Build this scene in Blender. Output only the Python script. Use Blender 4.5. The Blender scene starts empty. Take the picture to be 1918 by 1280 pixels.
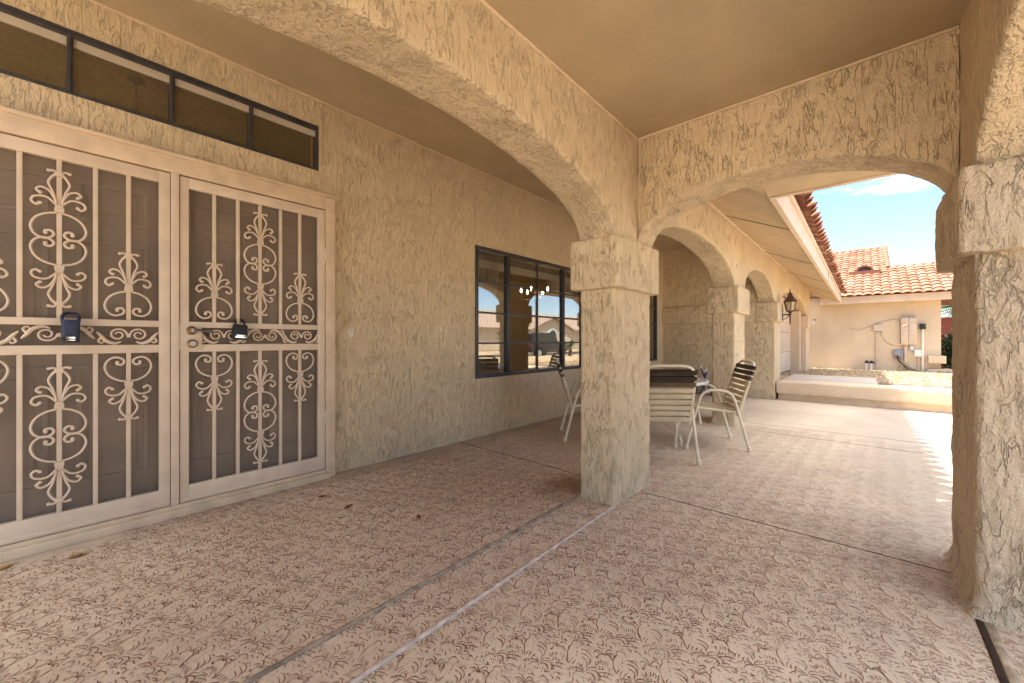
import bpy, bmesh, math, random
import numpy as np
from mathutils import Vector, noise
random.seed(7); np.random.seed(7)
PI=math.pi
sc=bpy.context.scene
C=sc.collection

# ------------------------------------------------------------------ helpers
class MB:
    def __init__(s): s.v=[]; s.f=[]; s.m=[]
    def add(s,vs,fs,mi=0):
        o=len(s.v); s.v+= [tuple(p) for p in vs]
        for f in fs: s.f.append(tuple(i+o for i in f)); s.m.append(mi)
        return s
    def box(s,x0,y0,z0,x1,y1,z1,mi=0):
        if x0>x1: x0,x1=x1,x0
        if y0>y1: y0,y1=y1,y0
        if z0>z1: z0,z1=z1,z0
        vs=[(x0,y0,z0),(x1,y0,z0),(x1,y1,z0),(x0,y1,z0),(x0,y0,z1),(x1,y0,z1),(x1,y1,z1),(x0,y1,z1)]
        return s.add(vs,[(3,2,1,0),(4,5,6,7),(0,1,5,4),(1,2,6,5),(2,3,7,6),(3,0,4,7)],mi)
    def obox(s,c,ax,ay,az,mi=0):
        c=Vector(c);ax=Vector(ax);ay=Vector(ay);az=Vector(az)
        vs=[c+i*ax+j*ay+k*az for k in(-1,1) for (i,j) in((-1,-1),(1,-1),(1,1),(-1,1))]
        return s.add(vs,[(3,2,1,0),(4,5,6,7),(0,1,5,4),(1,2,6,5),(2,3,7,6),(3,0,4,7)],mi)
    def tube(s,pts,r,n=8,closed=False,mi=0,flat=None):
        P=[Vector(p) for p in pts]; N=len(P)
        rs=r if isinstance(r,(list,tuple)) else [r]*N
        T=[]
        for i in range(N):
            a=P[(i-1)%N] if (closed or i>0) else P[i]; b=P[(i+1)%N] if (closed or i<N-1) else P[i]
            t=(b-a); T.append(t.normalized() if t.length>1e-9 else Vector((0,0,1)))
        u=T[0].cross(Vector((0,0,1)))
        if u.length<1e-3: u=T[0].cross(Vector((0,1,0)))
        if flat is not None:
            u=Vector(flat)
        u.normalize(); vs=[]
        for i in range(N):
            if flat is not None: u=Vector(flat)
            u=(u-T[i]*u.dot(T[i]))
            if u.length<1e-5: u=T[i].orthogonal()
            u.normalize(); w=T[i].cross(u)
            for k in range(n):
                a=2*PI*k/n; vs.append(P[i]+rs[i]*(math.cos(a)*u+math.sin(a)*w))
        fs=[]
        for i in range(N if closed else N-1):
            j=(i+1)%N
            for k in range(n):
                l=(k+1)%n; fs.append((i*n+k,i*n+l,j*n+l,j*n+k))
        if not closed:
            fs.append(tuple(range(n-1,-1,-1))); fs.append(tuple((N-1)*n+k for k in range(n)))
        return s.add(vs,fs,mi)
    def lathe(s,prof,c,n=16,mi=0,axis='z',rot=0):
        vs=[];fs=[]
        for (r,h) in prof:
            for k in range(n):
                a=2*PI*k/n+rot; x,y=r*math.cos(a),r*math.sin(a)
                if axis=='z': p=(c[0]+x,c[1]+y,c[2]+h)
                elif axis=='y': p=(c[0]+x,c[1]+h,c[2]+y)
                else: p=(c[0]+h,c[1]+x,c[2]+y)
                vs.append(p)
        for i in range(len(prof)-1):
            for k in range(n):
                l=(k+1)%n; fs.append((i*n+k,i*n+l,(i+1)*n+l,(i+1)*n+k))
        fs.append(tuple(range(n-1,-1,-1))); fs.append(tuple((len(prof)-1)*n+k for k in range(n)))
        return s.add(vs,fs,mi)
    def prism(s,poly,a,b,axis='y',mi=0):
        n=len(poly); vs=[]
        for h in(a,b):
            for (p,q) in poly:
                vs.append({'y':(p,h,q),'x':(h,p,q),'z':(p,q,h)}[axis])
        fs=[tuple(range(n-1,-1,-1)),tuple(range(n,2*n))]
        for k in range(n):
            l=(k+1)%n; fs.append((k,l,n+l,n+k))
        return s.add(vs,fs,mi)
    def jitter(s,amp,fr,seed=0.):
        o=Vector((seed,seed*1.7,seed*.3))
        s.v=[tuple(Vector(p)+amp*Vector(noise.noise_vector(Vector(p)*fr+o))) for p in s.v]
        return s
    def build(s,name,mat,parent=None,origin=None,smooth=40,bevel=0,seg=2,recalc=True):
        me=bpy.data.meshes.new(name)
        if parent is not None:
            og=Vector((0,0,0)); q=parent
            while q is not None: og+=Vector(q.location); q=q.parent
            own=Vector((0,0,0))
        else:
            og=Vector(origin or (0,0,0)); own=og
        me.from_pydata([tuple(Vector(p)-og) for p in s.v],[],s.f); me.update(calc_edges=True)
        mats=mat if isinstance(mat,(list,tuple)) else [mat]
        for m_ in mats: me.materials.append(m_)
        if len(mats)>1: me.polygons.foreach_set('material_index',s.m)
        if bevel or recalc:
            bm=bmesh.new(); bm.from_mesh(me)
            if recalc: bmesh.ops.recalc_face_normals(bm,faces=bm.faces)
            if bevel:
                es=[e for e in bm.edges if len(e.link_faces)==2 and e.calc_face_angle(0)>.5]
                bmesh.ops.bevel(bm,geom=es,offset=bevel,segments=seg,profile=.6,affect='EDGES',clamp_overlap=True)
            bm.to_mesh(me); bm.free()
        if smooth:
            me.shade_smooth(); me.set_sharp_from_angle(angle=math.radians(smooth))
        o=bpy.data.objects.new(name,me); C.objects.link(o); o.location=own
        if parent is not None: o.parent=parent
        return o

def cr(pts,n=6,closed=False):
    P=[Vector(p) if len(p)==3 else Vector((p[0],p[1],0)) for p in pts]; out=[]; N=len(P)
    for i in range(N if closed else N-1):
        if closed: a,b,c,d=P[(i-1)%N],P[i],P[(i+1)%N],P[(i+2)%N]
        else:
            b,c=P[i],P[i+1]; a=P[i-1] if i>0 else b*2-c; d=P[i+2] if i+2<N else c*2-b
        for k in range(n):
            t=k/n
            out.append(.5*((2*b)+(c-a)*t+(2*a-5*b+4*c-d)*t*t+(3*b-a-3*c+d)*t**3))
    if not closed: out.append(P[-1].copy())
    return out
def tag(o,label=None,cat=None,group=None,kind=None):
    if label: o['label']=label
    if cat: o['category']=cat
    if group: o['group']=group
    if kind: o['kind']=kind
    return o
def empty(name,loc,label,cat,group=None):
    o=bpy.data.objects.new(name,None); o.empty_display_size=.1; C.objects.link(o); o.location=loc
    return tag(o,label,cat,group,'thing')
def copy_tree(o,parent=None):
    c=o.copy(); C.objects.link(c); c.parent=parent
    for ch in list(o.children): copy_tree(ch,c)
    return c

# ------------------------------------------------------------------ materials
class NT:
    def __init__(s,name):
        s.m=bpy.data.materials.new(name); s.m.use_nodes=True; s.t=s.m.node_tree
        s.b=s.t.nodes['Principled BSDF']; s.out=s.t.nodes['Material Output']
        s.pos=s.n('ShaderNodeNewGeometry').outputs['Position']
    def n(s,ty,**k):
        q=s.t.nodes.new(ty)
        for a,b in k.items(): setattr(q,a,b)
        return q
    def l(s,a,b): s.t.links.new(a,b)
    def sc(s,vec,sx,sy,sz,off=(0,0,0)):
        q=s.n('ShaderNodeMapping'); s.l(vec,q.inputs[0]); q.inputs['Scale'].default_value=(sx,sy,sz); q.inputs['Location'].default_value=off
        return q.outputs[0]
    def noise(s,scale,detail=3,dist=0,vec=None,rough=.5,out=0):
        q=s.n('ShaderNodeTexNoise'); q.inputs['Scale'].default_value=scale; q.inputs['Detail'].default_value=detail
        q.inputs['Distortion'].default_value=dist; q.inputs['Roughness'].default_value=rough
        s.l(vec if vec is not None else s.pos,q.inputs['Vector']); return q.outputs[out]
    def math(s,op,a,b=None,c=None,clamp=False):
        q=s.n('ShaderNodeMath',operation=op); q.use_clamp=clamp
        for i,x in enumerate((a,b,c)):
            if x is None: continue
            if isinstance(x,(int,float)): q.inputs[i].default_value=x
            else: s.l(x,q.inputs[i])
        return q.outputs[0]
    def ss(s,x,a,b,lo=0,hi=1):
        q=s.n('ShaderNodeMapRange',interpolation_type='SMOOTHSTEP'); s.l(x,q.inputs[0])
        q.inputs[1].default_value=a;q.inputs[2].default_value=b;q.inputs[3].default_value=lo;q.inputs[4].default_value=hi
        return q.outputs[0]
    def mix(s,f,a,b,mode='MIX'):
        q=s.n('ShaderNodeMix',data_type='RGBA',blend_type=mode)
        for i,x in((0,f),(6,a),(7,b)):
            if isinstance(x,(int,float)): q.inputs[i].default_value=x
            elif isinstance(x,tuple): q.inputs[i].default_value=(*x,1)
            else: s.l(x,q.inputs[i])
        return q.outputs[2]
    def xyz(s):
        q=s.n('ShaderNodeSeparateXYZ'); s.l(s.pos,q.inputs[0]); return q.outputs
    def bump(s,h,dist=.005,strength=1):
        q=s.n('ShaderNodeBump'); q.inputs['Distance'].default_value=dist; q.inputs['Strength'].default_value=strength
        s.l(h,q.inputs['Height']); s.l(q.outputs[0],s.b.inputs['Normal'])
    def set(s,col=None,rough=.8,spec=.3,metal=0):
        if col is not None:
            if isinstance(col,tuple): s.b.inputs['Base Color'].default_value=(*col,1)
            else: s.l(col,s.b.inputs['Base Color'])
        s.b.inputs['Roughness'].default_value=rough; s.b.inputs['Specular IOR Level'].default_value=spec; s.b.inputs['Metallic'].default_value=metal
        return s.m

def simple(name,col,rough=.6,spec=.3,metal=0,var=.08,vs=6,bump=0,bs=60):
    t=NT(name)
    if var:
        n=t.noise(vs,4); d=tuple(max(0,c*(1-var*1.6)) for c in col); u=tuple(c*(1+var) for c in col)
        t.set(t.mix(t.ss(n,.3,.7),d,u),rough,spec,metal)
    else: t.set(col,rough,spec,metal)
    if bump: t.bump(t.noise(bs,3),bump,.6)
    return t.m

def stucco(name,col,s=1.,dist=.007,crack=1.,step=.5,stretch=.33,fine=.14,crack_shade=.2,cw=.03,mo=0,grain=.6):
    t=NT(name)
    v=t.sc(t.pos,s,s,stretch*s)
    n=t.noise(15,3.5,.4,v)
    a=t.math('ABSOLUTE',t.math('SUBTRACT',n,.5))
    ck=t.ss(a,.0,cw,1,0)
    mk=t.ss(t.noise(5.5,3,0,t.sc(t.pos,s,s,.7*s)),.36+mo,.52+mo)
    ck=t.math('MULTIPLY',ck,mk)
    n2=t.noise(26,3,.9,t.sc(t.pos,s,s,stretch*1.3*s,(3,1,7)))
    ck2=t.math('MULTIPLY',t.ss(t.math('ABSOLUTE',t.math('SUBTRACT',n2,.53)),0,.03,1,0),t.ss(t.noise(4,2,0,t.sc(t.pos,s,s,s,(9,4,2))),.5,.62))
    st=t.ss(n,.42,.56)
    h=t.math('MULTIPLY',st,step)
    h=t.math('SUBTRACT',h,t.math('MULTIPLY',ck,crack))
    h=t.math('SUBTRACT',h,t.math('MULTIPLY',ck2,crack*.6))
    h=t.math('ADD',h,t.math('MULTIPLY',t.noise(55,4,.3,t.sc(t.pos,1,1,.5),.65),grain))
    h=t.math('ADD',h,t.math('MULTIPLY',t.noise(170,2),fine))
    t.bump(h,dist,1)
    big=t.noise(1.3,4); sm=t.noise(24,3)
    c=t.mix(t.ss(big,.3,.7),tuple(x*.92 for x in col),tuple(x*1.05 for x in col))
    c=t.mix(t.math('MULTIPLY',t.ss(sm,.35,.75),.22),c,tuple(x*.78 for x in col))
    # crack shade painted into the colour along the grooves
    c=t.mix(t.math('MULTIPLY',ck,crack_shade),c,tuple(x*k for x,k in zip(col,(.5,.42,.33))))
    z=t.xyz()[2]
    dirt=t.math('MULTIPLY',t.ss(z,.0,.35,1,0),t.ss(t.noise(7,4),.4,.7))
    c=t.mix(t.math('MULTIPLY',dirt,.3),c,(.34,.27,.2))
    return t.set(c,.92,.15)

TAN=(.69,.545,.35)
M={}
M['stucco']=stucco('tan_stucco',TAN,2.5,.009,.7,.25,.2,.25,.05,.021,.03,.9)
M['stucco_wall']=stucco('tan_wall_stucco',TAN,2.7,.008,.7,.3,.19,.3,.06,.022,.02,.9)
M['stucco_big']=stucco('tan_big_pillar_stucco',(.63,.505,.355),1.35,.014,.8,.55,.3,.45,.09,.022,.09,1.0)
M['stucco_soft']=stucco('tan_soft_stucco',(.70,.55,.39),.9,.003,.3,.3,.9)
M['stucco_heavy']=stucco('tan_heavy_stucco',(.67,.53,.35),2.5,.010,.65,.35,.21,.35,.05,.02,.055,.95)
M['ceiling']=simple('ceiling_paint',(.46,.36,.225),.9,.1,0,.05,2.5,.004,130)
M['soffit']=simple('soffit_board_paint',(.62,.49,.32),.75,.2,0,.06,5,.0008,80)
M['fascia']=simple('fascia_paint',(.66,.52,.38),.6,.25,0,.05,4,.0008,60)
M['groove']=simple('soffit_groove',(.12,.09,.055),.9,.1,0,0)
M['door_cream']=simple('cream_door_enamel',(.70,.565,.425),.42,.4,0,.05,8,.0004,140)
M['trim']=simple('cream_trim_paint',(.68,.53,.37),.6,.3,0,.07,9,.0012,90)
M['bronze']=simple('dark_bronze_aluminium',(.055,.05,.05),.4,.4,0,.15,20)
M['black']=simple('black_rubber',(.013,.012,.013),.5,.4,0,.1,30)
M['brass']=simple('aged_brass',(.30,.19,.075),.35,.5,.9,.15,50)
M['nickel']=simple('satin_nickel',(.28,.255,.24),.35,.5,.9,.08,50)
M['chrome']=simple('chrome_strip',(.75,.74,.73),.15,.5,1,0)
M['navy']=simple('navy_lockbox_shell',(.034,.044,.085),.5,.35,0,.12,40,.0004,300)
M['entry']=simple('taupe_entry_door_paint',(.44,.33,.235),.6,.25,0,.12,3)
M['chair']=simple('cream_powder_coat',(.76,.66,.49),.38,.4,0,.05,14)
M['strap_l']=simple('cream_vinyl_strap',(.64,.53,.36),.5,.3,0,.08,9)
M['strap_d']=simple('dark_brown_vinyl_strap',(.035,.02,.013),.4,.4,0,.15,9)
M['strap_m']=simple('mid_brown_vinyl_strap',(.12,.075,.04),.45,.4,0,.15,9)
M['white']=simple('white_paint',(.78,.74,.68),.5,.3,0,.04,10)
M['tabletop']=simple('frosted_tabletop',(.62,.58,.52),.25,.5,0,.05,8)
M['copper']=simple('weathered_copper',(.11,.055,.04),.55,.4,.3,.25,30,.0008,80)
M['amber']=simple('seeded_lantern_glass',(.42,.32,.2),.25,.5,0,.15,25)
M['leafdry']=simple('dry_leaf',(.45,.27,.08),.8,.2,0,.25,60)
M['leafdark']=simple('brown_leaf',(.22,.11,.045),.8,.2,0,.25,60)
M['curtain']=simple('pale_curtain_cloth',(.72,.62,.56),.85,.1,0,.06,12)
def m_curtain():
    t=NT('sheer_curtain_cloth'); c=t.mix(t.ss(t.noise(12,3),.3,.7),(.74,.66,.6),(.84,.77,.71)); t.set(c,.9,.1)
    tl=t.n('ShaderNodeBsdfTranslucent'); t.l(c,tl.inputs[0]); mx=t.n('ShaderNodeMixShader'); mx.inputs[0].default_value=.4; t.l(t.b.outputs[0],mx.inputs[1]); t.l(tl.outputs[0],mx.inputs[2]); t.l(mx.outputs[0],t.out.inputs[0]); return t.m
M['curtain']=m_curtain()
M['curtain_back']=simple('mauve_curtain_cloth',(.40,.28,.25),.85,.1,0,.06,12)
M['room']=simple('interior_paint',(.50,.41,.28),.9,.1,0,.05,2)
M['roomceil']=simple('interior_ceiling_paint',(.42,.34,.2),.9,.1,0,.12,30)
M['grey']=simple('grey_meter_metal',(.28,.27,.3),.5,.4,.2,.15,20)
M['boxtan']=simple('tan_utility_box',(.56,.45,.33),.5,.3,0,.05,10)
M['paleblue']=simple('pale_blue_box',(.50,.60,.66),.5,.3,0,.05,10)
M['orange']=simple('orange_sticker',(.75,.24,.03),.5,.3,0,.05,20)
M['green']=simple('green_sticker',(.1,.3,.08),.5,.3,0,.05,20)
M['nwall']=stucco('neighbour_stucco',(.64,.515,.365),.8,.002,.15,.3,1)
M['nwall2']=stucco('neighbour_side_stucco',(.55,.46,.42),.8,.002,.15,.3,1)
M['gdoor']=simple('garage_door_paint',(.66,.54,.42),.6,.3,0,.04,5)
M['conc']=None
M['bark']=simple('palm_bark',(.16,.11,.07),.9,.1,0,.3,18,.01,30)
M['carpaint']=simple('dark_grey_car_paint',(.03,.032,.036),.22,.6,.4,.05,5)
M['carglass']=simple('dark_car_glass',(.01,.012,.014),.05,.7,0,0)
M['tyre']=simple('tyre_rubber',(.012,.012,.012),.8,.2,0,0)
M['rim']=simple('alloy_rim',(.5,.5,.5),.3,.5,.8,0)
M['tail']=simple('red_lens',(.35,.015,.012),.2,.5,0,0)
M['fwall']=stucco('facing_house_stucco',(.58,.48,.36),.8,.002,.1,.2,1)
M['broof']=simple('pale_brown_roofing',(.36,.27,.21),.9,.1,0,.15,4)
M['teal']=simple('pale_teal_trim',(.55,.68,.66),.6,.3,0,.04,5)
M['asphalt']=simple('asphalt',(.06,.058,.055),.9,.2,0,.15,3,.004,80)
M['pipe']=simple('pale_grey_pvc',(.6,.6,.62),.4,.4,0,.05,5)

def m_floor(worn=True):
    t=NT('patterned_concrete')
    x,y,z=t.xyz()
    c=t.mix(t.ss(t.noise(1.1,5),.3,.7),(.70,.55,.385),(.79,.64,.465))
    c=t.mix(t.math('MULTIPLY',t.ss(t.noise(5,5),.35,.75),.3),c,(.58,.44,.32))
    # worn greyer walkway, street side; colour also darkened against the strong light there
    w=t.ss(t.math('ADD',y,t.math('MULTIPLY',t.noise(1.6,4),.9)),.1,.85,1,0)
    c=t.mix(t.math('MULTIPLY',w,.75),c,(.42,.345,.275))
    c=t.mix(t.math('MULTIPLY',t.ss(t.noise(22,4,.5),.52,.72),.2),c,(.25,.15,.1))
    # dirt collected along the house wall
    wl=t.math('MULTIPLY',t.ss(t.math('ADD',y,t.math('MULTIPLY',t.noise(4,4),.35)),2.95,3.35),.5)
    c=t.mix(wl,c,(.25,.185,.14))
    # rusty brown damp stain left of the pillar foot
    px=t.math('SUBTRACT',x,2.42);py=t.math('SUBTRACT',y,1.62)
    rr=t.math('ADD',t.math('MULTIPLY',px,t.math('MULTIPLY',px,3.)),t.math('MULTIPLY',py,t.math('MULTIPLY',py,9.)))
    stn=t.math('MULTIPLY',t.ss(t.math('ADD',rr,t.math('MULTIPLY',t.noise(9,4),.5)),.2,.62,1,0),.6)
    c=t.mix(stn,c,(.22,.11,.035))
    h=t.math('ADD',t.math('MULTIPLY',t.noise(34,3,.8),.7),t.math('MULTIPLY',t.noise(150,2),.25))
    t.bump(h,.004,.7)
    return t.set(c,.8,.22)
M['floor']=m_floor()
def m_stroke():
    t=NT('stamped_groove_stain')
    x,y,z=t.xyz()
    c=t.mix(t.ss(t.noise(2.5,4),.3,.7),(.23,.105,.055),(.35,.19,.115))
    w=t.ss(t.math('ADD',y,t.math('MULTIPLY',t.noise(1.6,4),.9)),.1,.85,1,0)
    c=t.mix(t.math('MULTIPLY',w,.55),c,(.40,.29,.22))
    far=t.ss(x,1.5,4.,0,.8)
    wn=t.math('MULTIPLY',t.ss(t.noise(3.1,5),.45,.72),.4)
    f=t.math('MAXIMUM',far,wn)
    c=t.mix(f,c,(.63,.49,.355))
    return t.set(c,.85,.15)
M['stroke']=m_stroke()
def m_conc(name,a,b,sc_=1.5):
    t=NT(name); c=t.mix(t.ss(t.noise(sc_,5),.3,.7),a,b); c=t.mix(t.math('MULTIPLY',t.ss(t.noise(30,4),.5,.75),.25),c,tuple(x*.6 for x in a))
    t.bump(t.noise(80,4),.004,.6); return t.set(c,.9,.15)
M['conc']=m_conc('pale_concrete',(.50,.43,.35),(.58,.50,.41))
M['soil']=m_conc('brown_gravel_bed',(.13,.085,.065),(.25,.17,.13),9)
def m_gravel():
    t=NT('tan_gravel')
    v=t.n('ShaderNodeTexVoronoi'); v.inputs['Scale'].default_value=22; t.l(t.pos,v.inputs['Vector'])
    r=t.n('ShaderNodeValToRGB'); t.l(v.outputs['Color'],r.inputs[0])
    e=r.color_ramp.elements; e[0].color=(.22,.15,.09,1); e[1].color=(.62,.5,.36,1); q=r.color_ramp.elements.new(.5); q.color=(.45,.33,.2,1)
    t.bump(v.outputs['Distance'],.02,-.8); return t.set(r.outputs[0],.95,.1)
M['gravel']=m_gravel()
def m_tile(name,cols):
    t=NT(name)
    a=t.n('ShaderNodeAttribute',attribute_name='tone')
    r=t.n('ShaderNodeValToRGB'); t.l(a.outputs['Fac'],r.inputs[0])
    e=r.color_ramp.elements; e[0].color=(*cols[0],1); e[1].color=(*cols[2],1); q=e.new(.5); q.color=(*cols[1],1)
    c=t.mix(t.math('MULTIPLY',t.ss(t.noise(14,4),.45,.75),.35),r.outputs[0],(.5,.36,.26))
    t.bump(t.noise(50,3),.003,.6); return t.set(c,.85,.15)
M['tile']=m_tile('clay_tile',((.25,.105,.066),(.33,.15,.095),(.41,.225,.15)))
def m_pink():
    t=NT('pink_block_wall'); c=t.mix(t.ss(t.noise(1.5,4),.3,.7),(.36,.12,.09),(.48,.19,.15))
    c=t.mix(t.math('MULTIPLY',t.ss(t.noise(3.3,5,1.2),.56,.64),.7),c,(.62,.5,.46)); t.bump(t.noise(30,3),.005,.5); return t.set(c,.9,.1)
M['pink']=m_pink()
def m_leaf(name,a,b):
    t=NT(name); q=t.n('ShaderNodeObjectInfo'); c=t.mix(t.ss(t.noise(9,3),.35,.65),a,b); return t.set(c,.55,.3)
M['leaf']=m_leaf('dark_green_leaf',(.012,.035,.012),(.035,.085,.025))
M['frond']=m_leaf('palm_frond',(.07,.11,.03),(.16,.18,.06))
def m_glass(name,tint=(.9,.9,.88),base=.05,k=1.6,lit_film=0):
    m=bpy.data.materials.new(name); m.use_nodes=True; t=m.node_tree; t.nodes.clear()
    o=t.nodes.new('ShaderNodeOutputMaterial'); mx=t.nodes.new('ShaderNodeMixShader'); tr=t.nodes.new('ShaderNodeBsdfTransparent'); gl=t.nodes.new('ShaderNodeBsdfGlossy')
    gl.inputs['Roughness'].default_value=.0; tr.inputs[0].default_value=(*tint,1)
    fr=t.nodes.new('ShaderNodeLayerWeight'); fr.inputs[0].default_value=.5; pw=t.nodes.new('ShaderNodeMath'); pw.operation='POWER'; pw.inputs[1].default_value=5; t.links.new(fr.outputs['Facing'],pw.inputs[0])
    ma=t.nodes.new('ShaderNodeMath'); ma.operation='MULTIPLY_ADD'; ma.use_clamp=True; ma.inputs[1].default_value=k; ma.inputs[2].default_value=base
    nz=t.nodes.new('ShaderNodeTexNoise'); nz.inputs['Scale'].default_value=1.3; bp=t.nodes.new('ShaderNodeBump'); bp.inputs['Distance'].default_value=.001; bp.inputs['Strength'].default_value=.08
    ge=t.nodes.new('ShaderNodeNewGeometry'); t.links.new(ge.outputs['Position'],nz.inputs['Vector']); t.links.new(nz.outputs[0],bp.inputs['Height']); t.links.new(bp.outputs[0],gl.inputs['Normal'])
    t.links.new(pw.outputs[0],ma.inputs[0]); t.links.new(ma.outputs[0],mx.inputs[0]); t.links.new(tr.outputs[0],mx.inputs[1]); t.links.new(gl.outputs[0],mx.inputs[2]); t.links.new(mx.outputs[0],o.inputs[0])
    if lit_film:  # diffuse tan film lightens the panes in place of missing foyer light
        df=t.nodes.new('ShaderNodeBsdfDiffuse'); df.inputs[0].default_value=(.5,.42,.28,1); m2=t.nodes.new('ShaderNodeMixShader'); n2=t.nodes.new('ShaderNodeTexNoise'); n2.inputs['Scale'].default_value=5; n2.inputs['Detail'].default_value=8; t.links.new(ge.outputs['Position'],n2.inputs['Vector']); r2=t.nodes.new('ShaderNodeMapRange'); r2.inputs[1].default_value=.3; r2.inputs[2].default_value=.7; r2.inputs[3].default_value=lit_film*.7; r2.inputs[4].default_value=lit_film*1.3; t.links.new(n2.outputs[0],r2.inputs[0]); t.links.new(r2.outputs[0],m2.inputs[0]); t.links.new(mx.outputs[0],m2.inputs[1]); t.links.new(df.outputs[0],m2.inputs[2]); t.links.new(m2.outputs[0],o.inputs[0])
    return m
M['glass']=m_glass('window_glass',(.95,.94,.9),.25,.75)
M['glass_t']=m_glass('lit_film_window_glass',(.85,.78,.65),.06,.8,.065)  # pane brightness painted in by the tan film
def m_screen():
    m=bpy.data.materials.new('perforated_screen'); m.use_nodes=True; t=m.node_tree; b=t.nodes['Principled BSDF']; o=t.nodes['Material Output']
    ge=t.nodes.new('ShaderNodeNewGeometry'); nz=t.nodes.new('ShaderNodeTexNoise'); nz.inputs['Scale'].default_value=7; nz.inputs['Detail'].default_value=6; t.links.new(ge.outputs['Position'],nz.inputs['Vector'])
    r=t.nodes.new('ShaderNodeValToRGB'); r.color_ramp.elements[0].position=.3; r.color_ramp.elements[1].position=.75; r.color_ramp.elements[0].color=(.25,.215,.18,1); r.color_ramp.elements[1].color=(.35,.30,.25,1)
    t.links.new(nz.outputs[0],r.inputs[0]); t.links.new(r.outputs[0],b.inputs['Base Color']); b.inputs['Roughness'].default_value=.7
    tr=t.nodes.new('ShaderNodeBsdfTransparent'); mx=t.nodes.new('ShaderNodeMixShader'); mx.inputs[0].default_value=.22
    t.links.new(tr.outputs[0],mx.inputs[1]); t.links.new(b.outputs[0],mx.inputs[2]); t.links.new(mx.outputs[0],o.inputs[0]); return m
M['screen']=m_screen()
def m_emit(name,col,st):
    t=NT(name); t.b.inputs['Emission Color'].default_value=(*col,1); t.b.inputs['Emission Strength'].default_value=st; return t.set(col,.4)
M['bulb']=m_emit('lit_candle_bulb',(1,.74,.45),14)

# ------------------------------------------------------------------ camera, sun, sky
cd=bpy.data.cameras.new('camera'); cam=bpy.data.objects.new('camera',cd); C.objects.link(cam); sc.camera=cam
th=math.atan2(659,741)
cam.location=(0,0,1.06); cam.rotation_euler=(PI/2,0,th-PI/2)
cd.sensor_width=36; cd.lens=36*741/1918; cd.shift_y=-3/1918; cd.clip_end=600; cd.clip_start=.02
sv=Vector((-.055,.353,1)).normalized()
sd=bpy.data.lights.new('sun','SUN'); so=bpy.data.objects.new('sun',sd); C.objects.link(so)
sd.energy=2.0; sd.angle=math.radians(.5); sd.color=(1,.92,.78); so.rotation_euler=sv.to_track_quat('Z','Y').to_euler(); so.location=(0,0,20)
wd=bpy.data.worlds.new('World'); sc.world=wd; wd.use_nodes=True; wt=wd.node_tree
bg=wt.nodes['Background']; sk=wt.nodes.new('ShaderNodeTexSky'); sk.sky_type='NISHITA'; sk.sun_disc=False
sk.sun_elevation=math.asin(sv.z); sk.sun_rotation=math.atan2(sv.x,sv.y); sk.air_density=1; sk.dust_density=.5; sk.ozone_density=1.8; sk.altitude=1200
def wn(ty,**k):
    q=wt.nodes.new(ty)
    for a_,b_ in k.items(): setattr(q,a_,b_)
    return q
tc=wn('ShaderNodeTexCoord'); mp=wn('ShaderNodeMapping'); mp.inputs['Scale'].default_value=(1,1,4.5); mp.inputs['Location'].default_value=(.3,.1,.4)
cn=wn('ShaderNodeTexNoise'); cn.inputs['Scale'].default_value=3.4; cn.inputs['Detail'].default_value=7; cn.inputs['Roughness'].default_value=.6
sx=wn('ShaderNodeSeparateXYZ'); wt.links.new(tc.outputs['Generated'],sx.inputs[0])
# thin wisps low down, unseen bright cloud added high overhead as fill light
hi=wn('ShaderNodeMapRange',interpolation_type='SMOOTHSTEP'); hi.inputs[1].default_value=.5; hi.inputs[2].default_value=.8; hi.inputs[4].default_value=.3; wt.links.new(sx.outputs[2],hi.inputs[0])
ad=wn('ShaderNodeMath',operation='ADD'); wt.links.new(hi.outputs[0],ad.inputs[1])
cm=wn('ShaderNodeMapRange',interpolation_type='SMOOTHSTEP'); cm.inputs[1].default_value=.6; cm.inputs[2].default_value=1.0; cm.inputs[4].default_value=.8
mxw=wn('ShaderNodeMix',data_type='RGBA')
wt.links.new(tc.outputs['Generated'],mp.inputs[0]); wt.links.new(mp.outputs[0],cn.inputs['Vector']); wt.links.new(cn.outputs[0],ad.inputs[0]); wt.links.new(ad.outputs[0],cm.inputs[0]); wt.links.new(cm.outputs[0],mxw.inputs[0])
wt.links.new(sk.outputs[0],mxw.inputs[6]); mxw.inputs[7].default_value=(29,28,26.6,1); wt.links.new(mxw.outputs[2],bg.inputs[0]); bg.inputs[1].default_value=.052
sc.view_settings.view_transform='Standard'; sc.view_settings.look='None'; sc.view_settings.exposure=2.86; sc.view_settings.gamma=1
sc.render.engine='CYCLES'
try:
    sc.cycles.use_denoising=True; sc.cycles.max_bounces=10; sc.cycles.diffuse_bounces=6; sc.cycles.transparent_max_bounces=16; sc.cycles.glossy_bounces=4
    sc.cycles.sample_clamp_indirect=6; sc.cycles.caustics_reflective=False; sc.cycles.caustics_refractive=False
except Exception: pass

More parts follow.
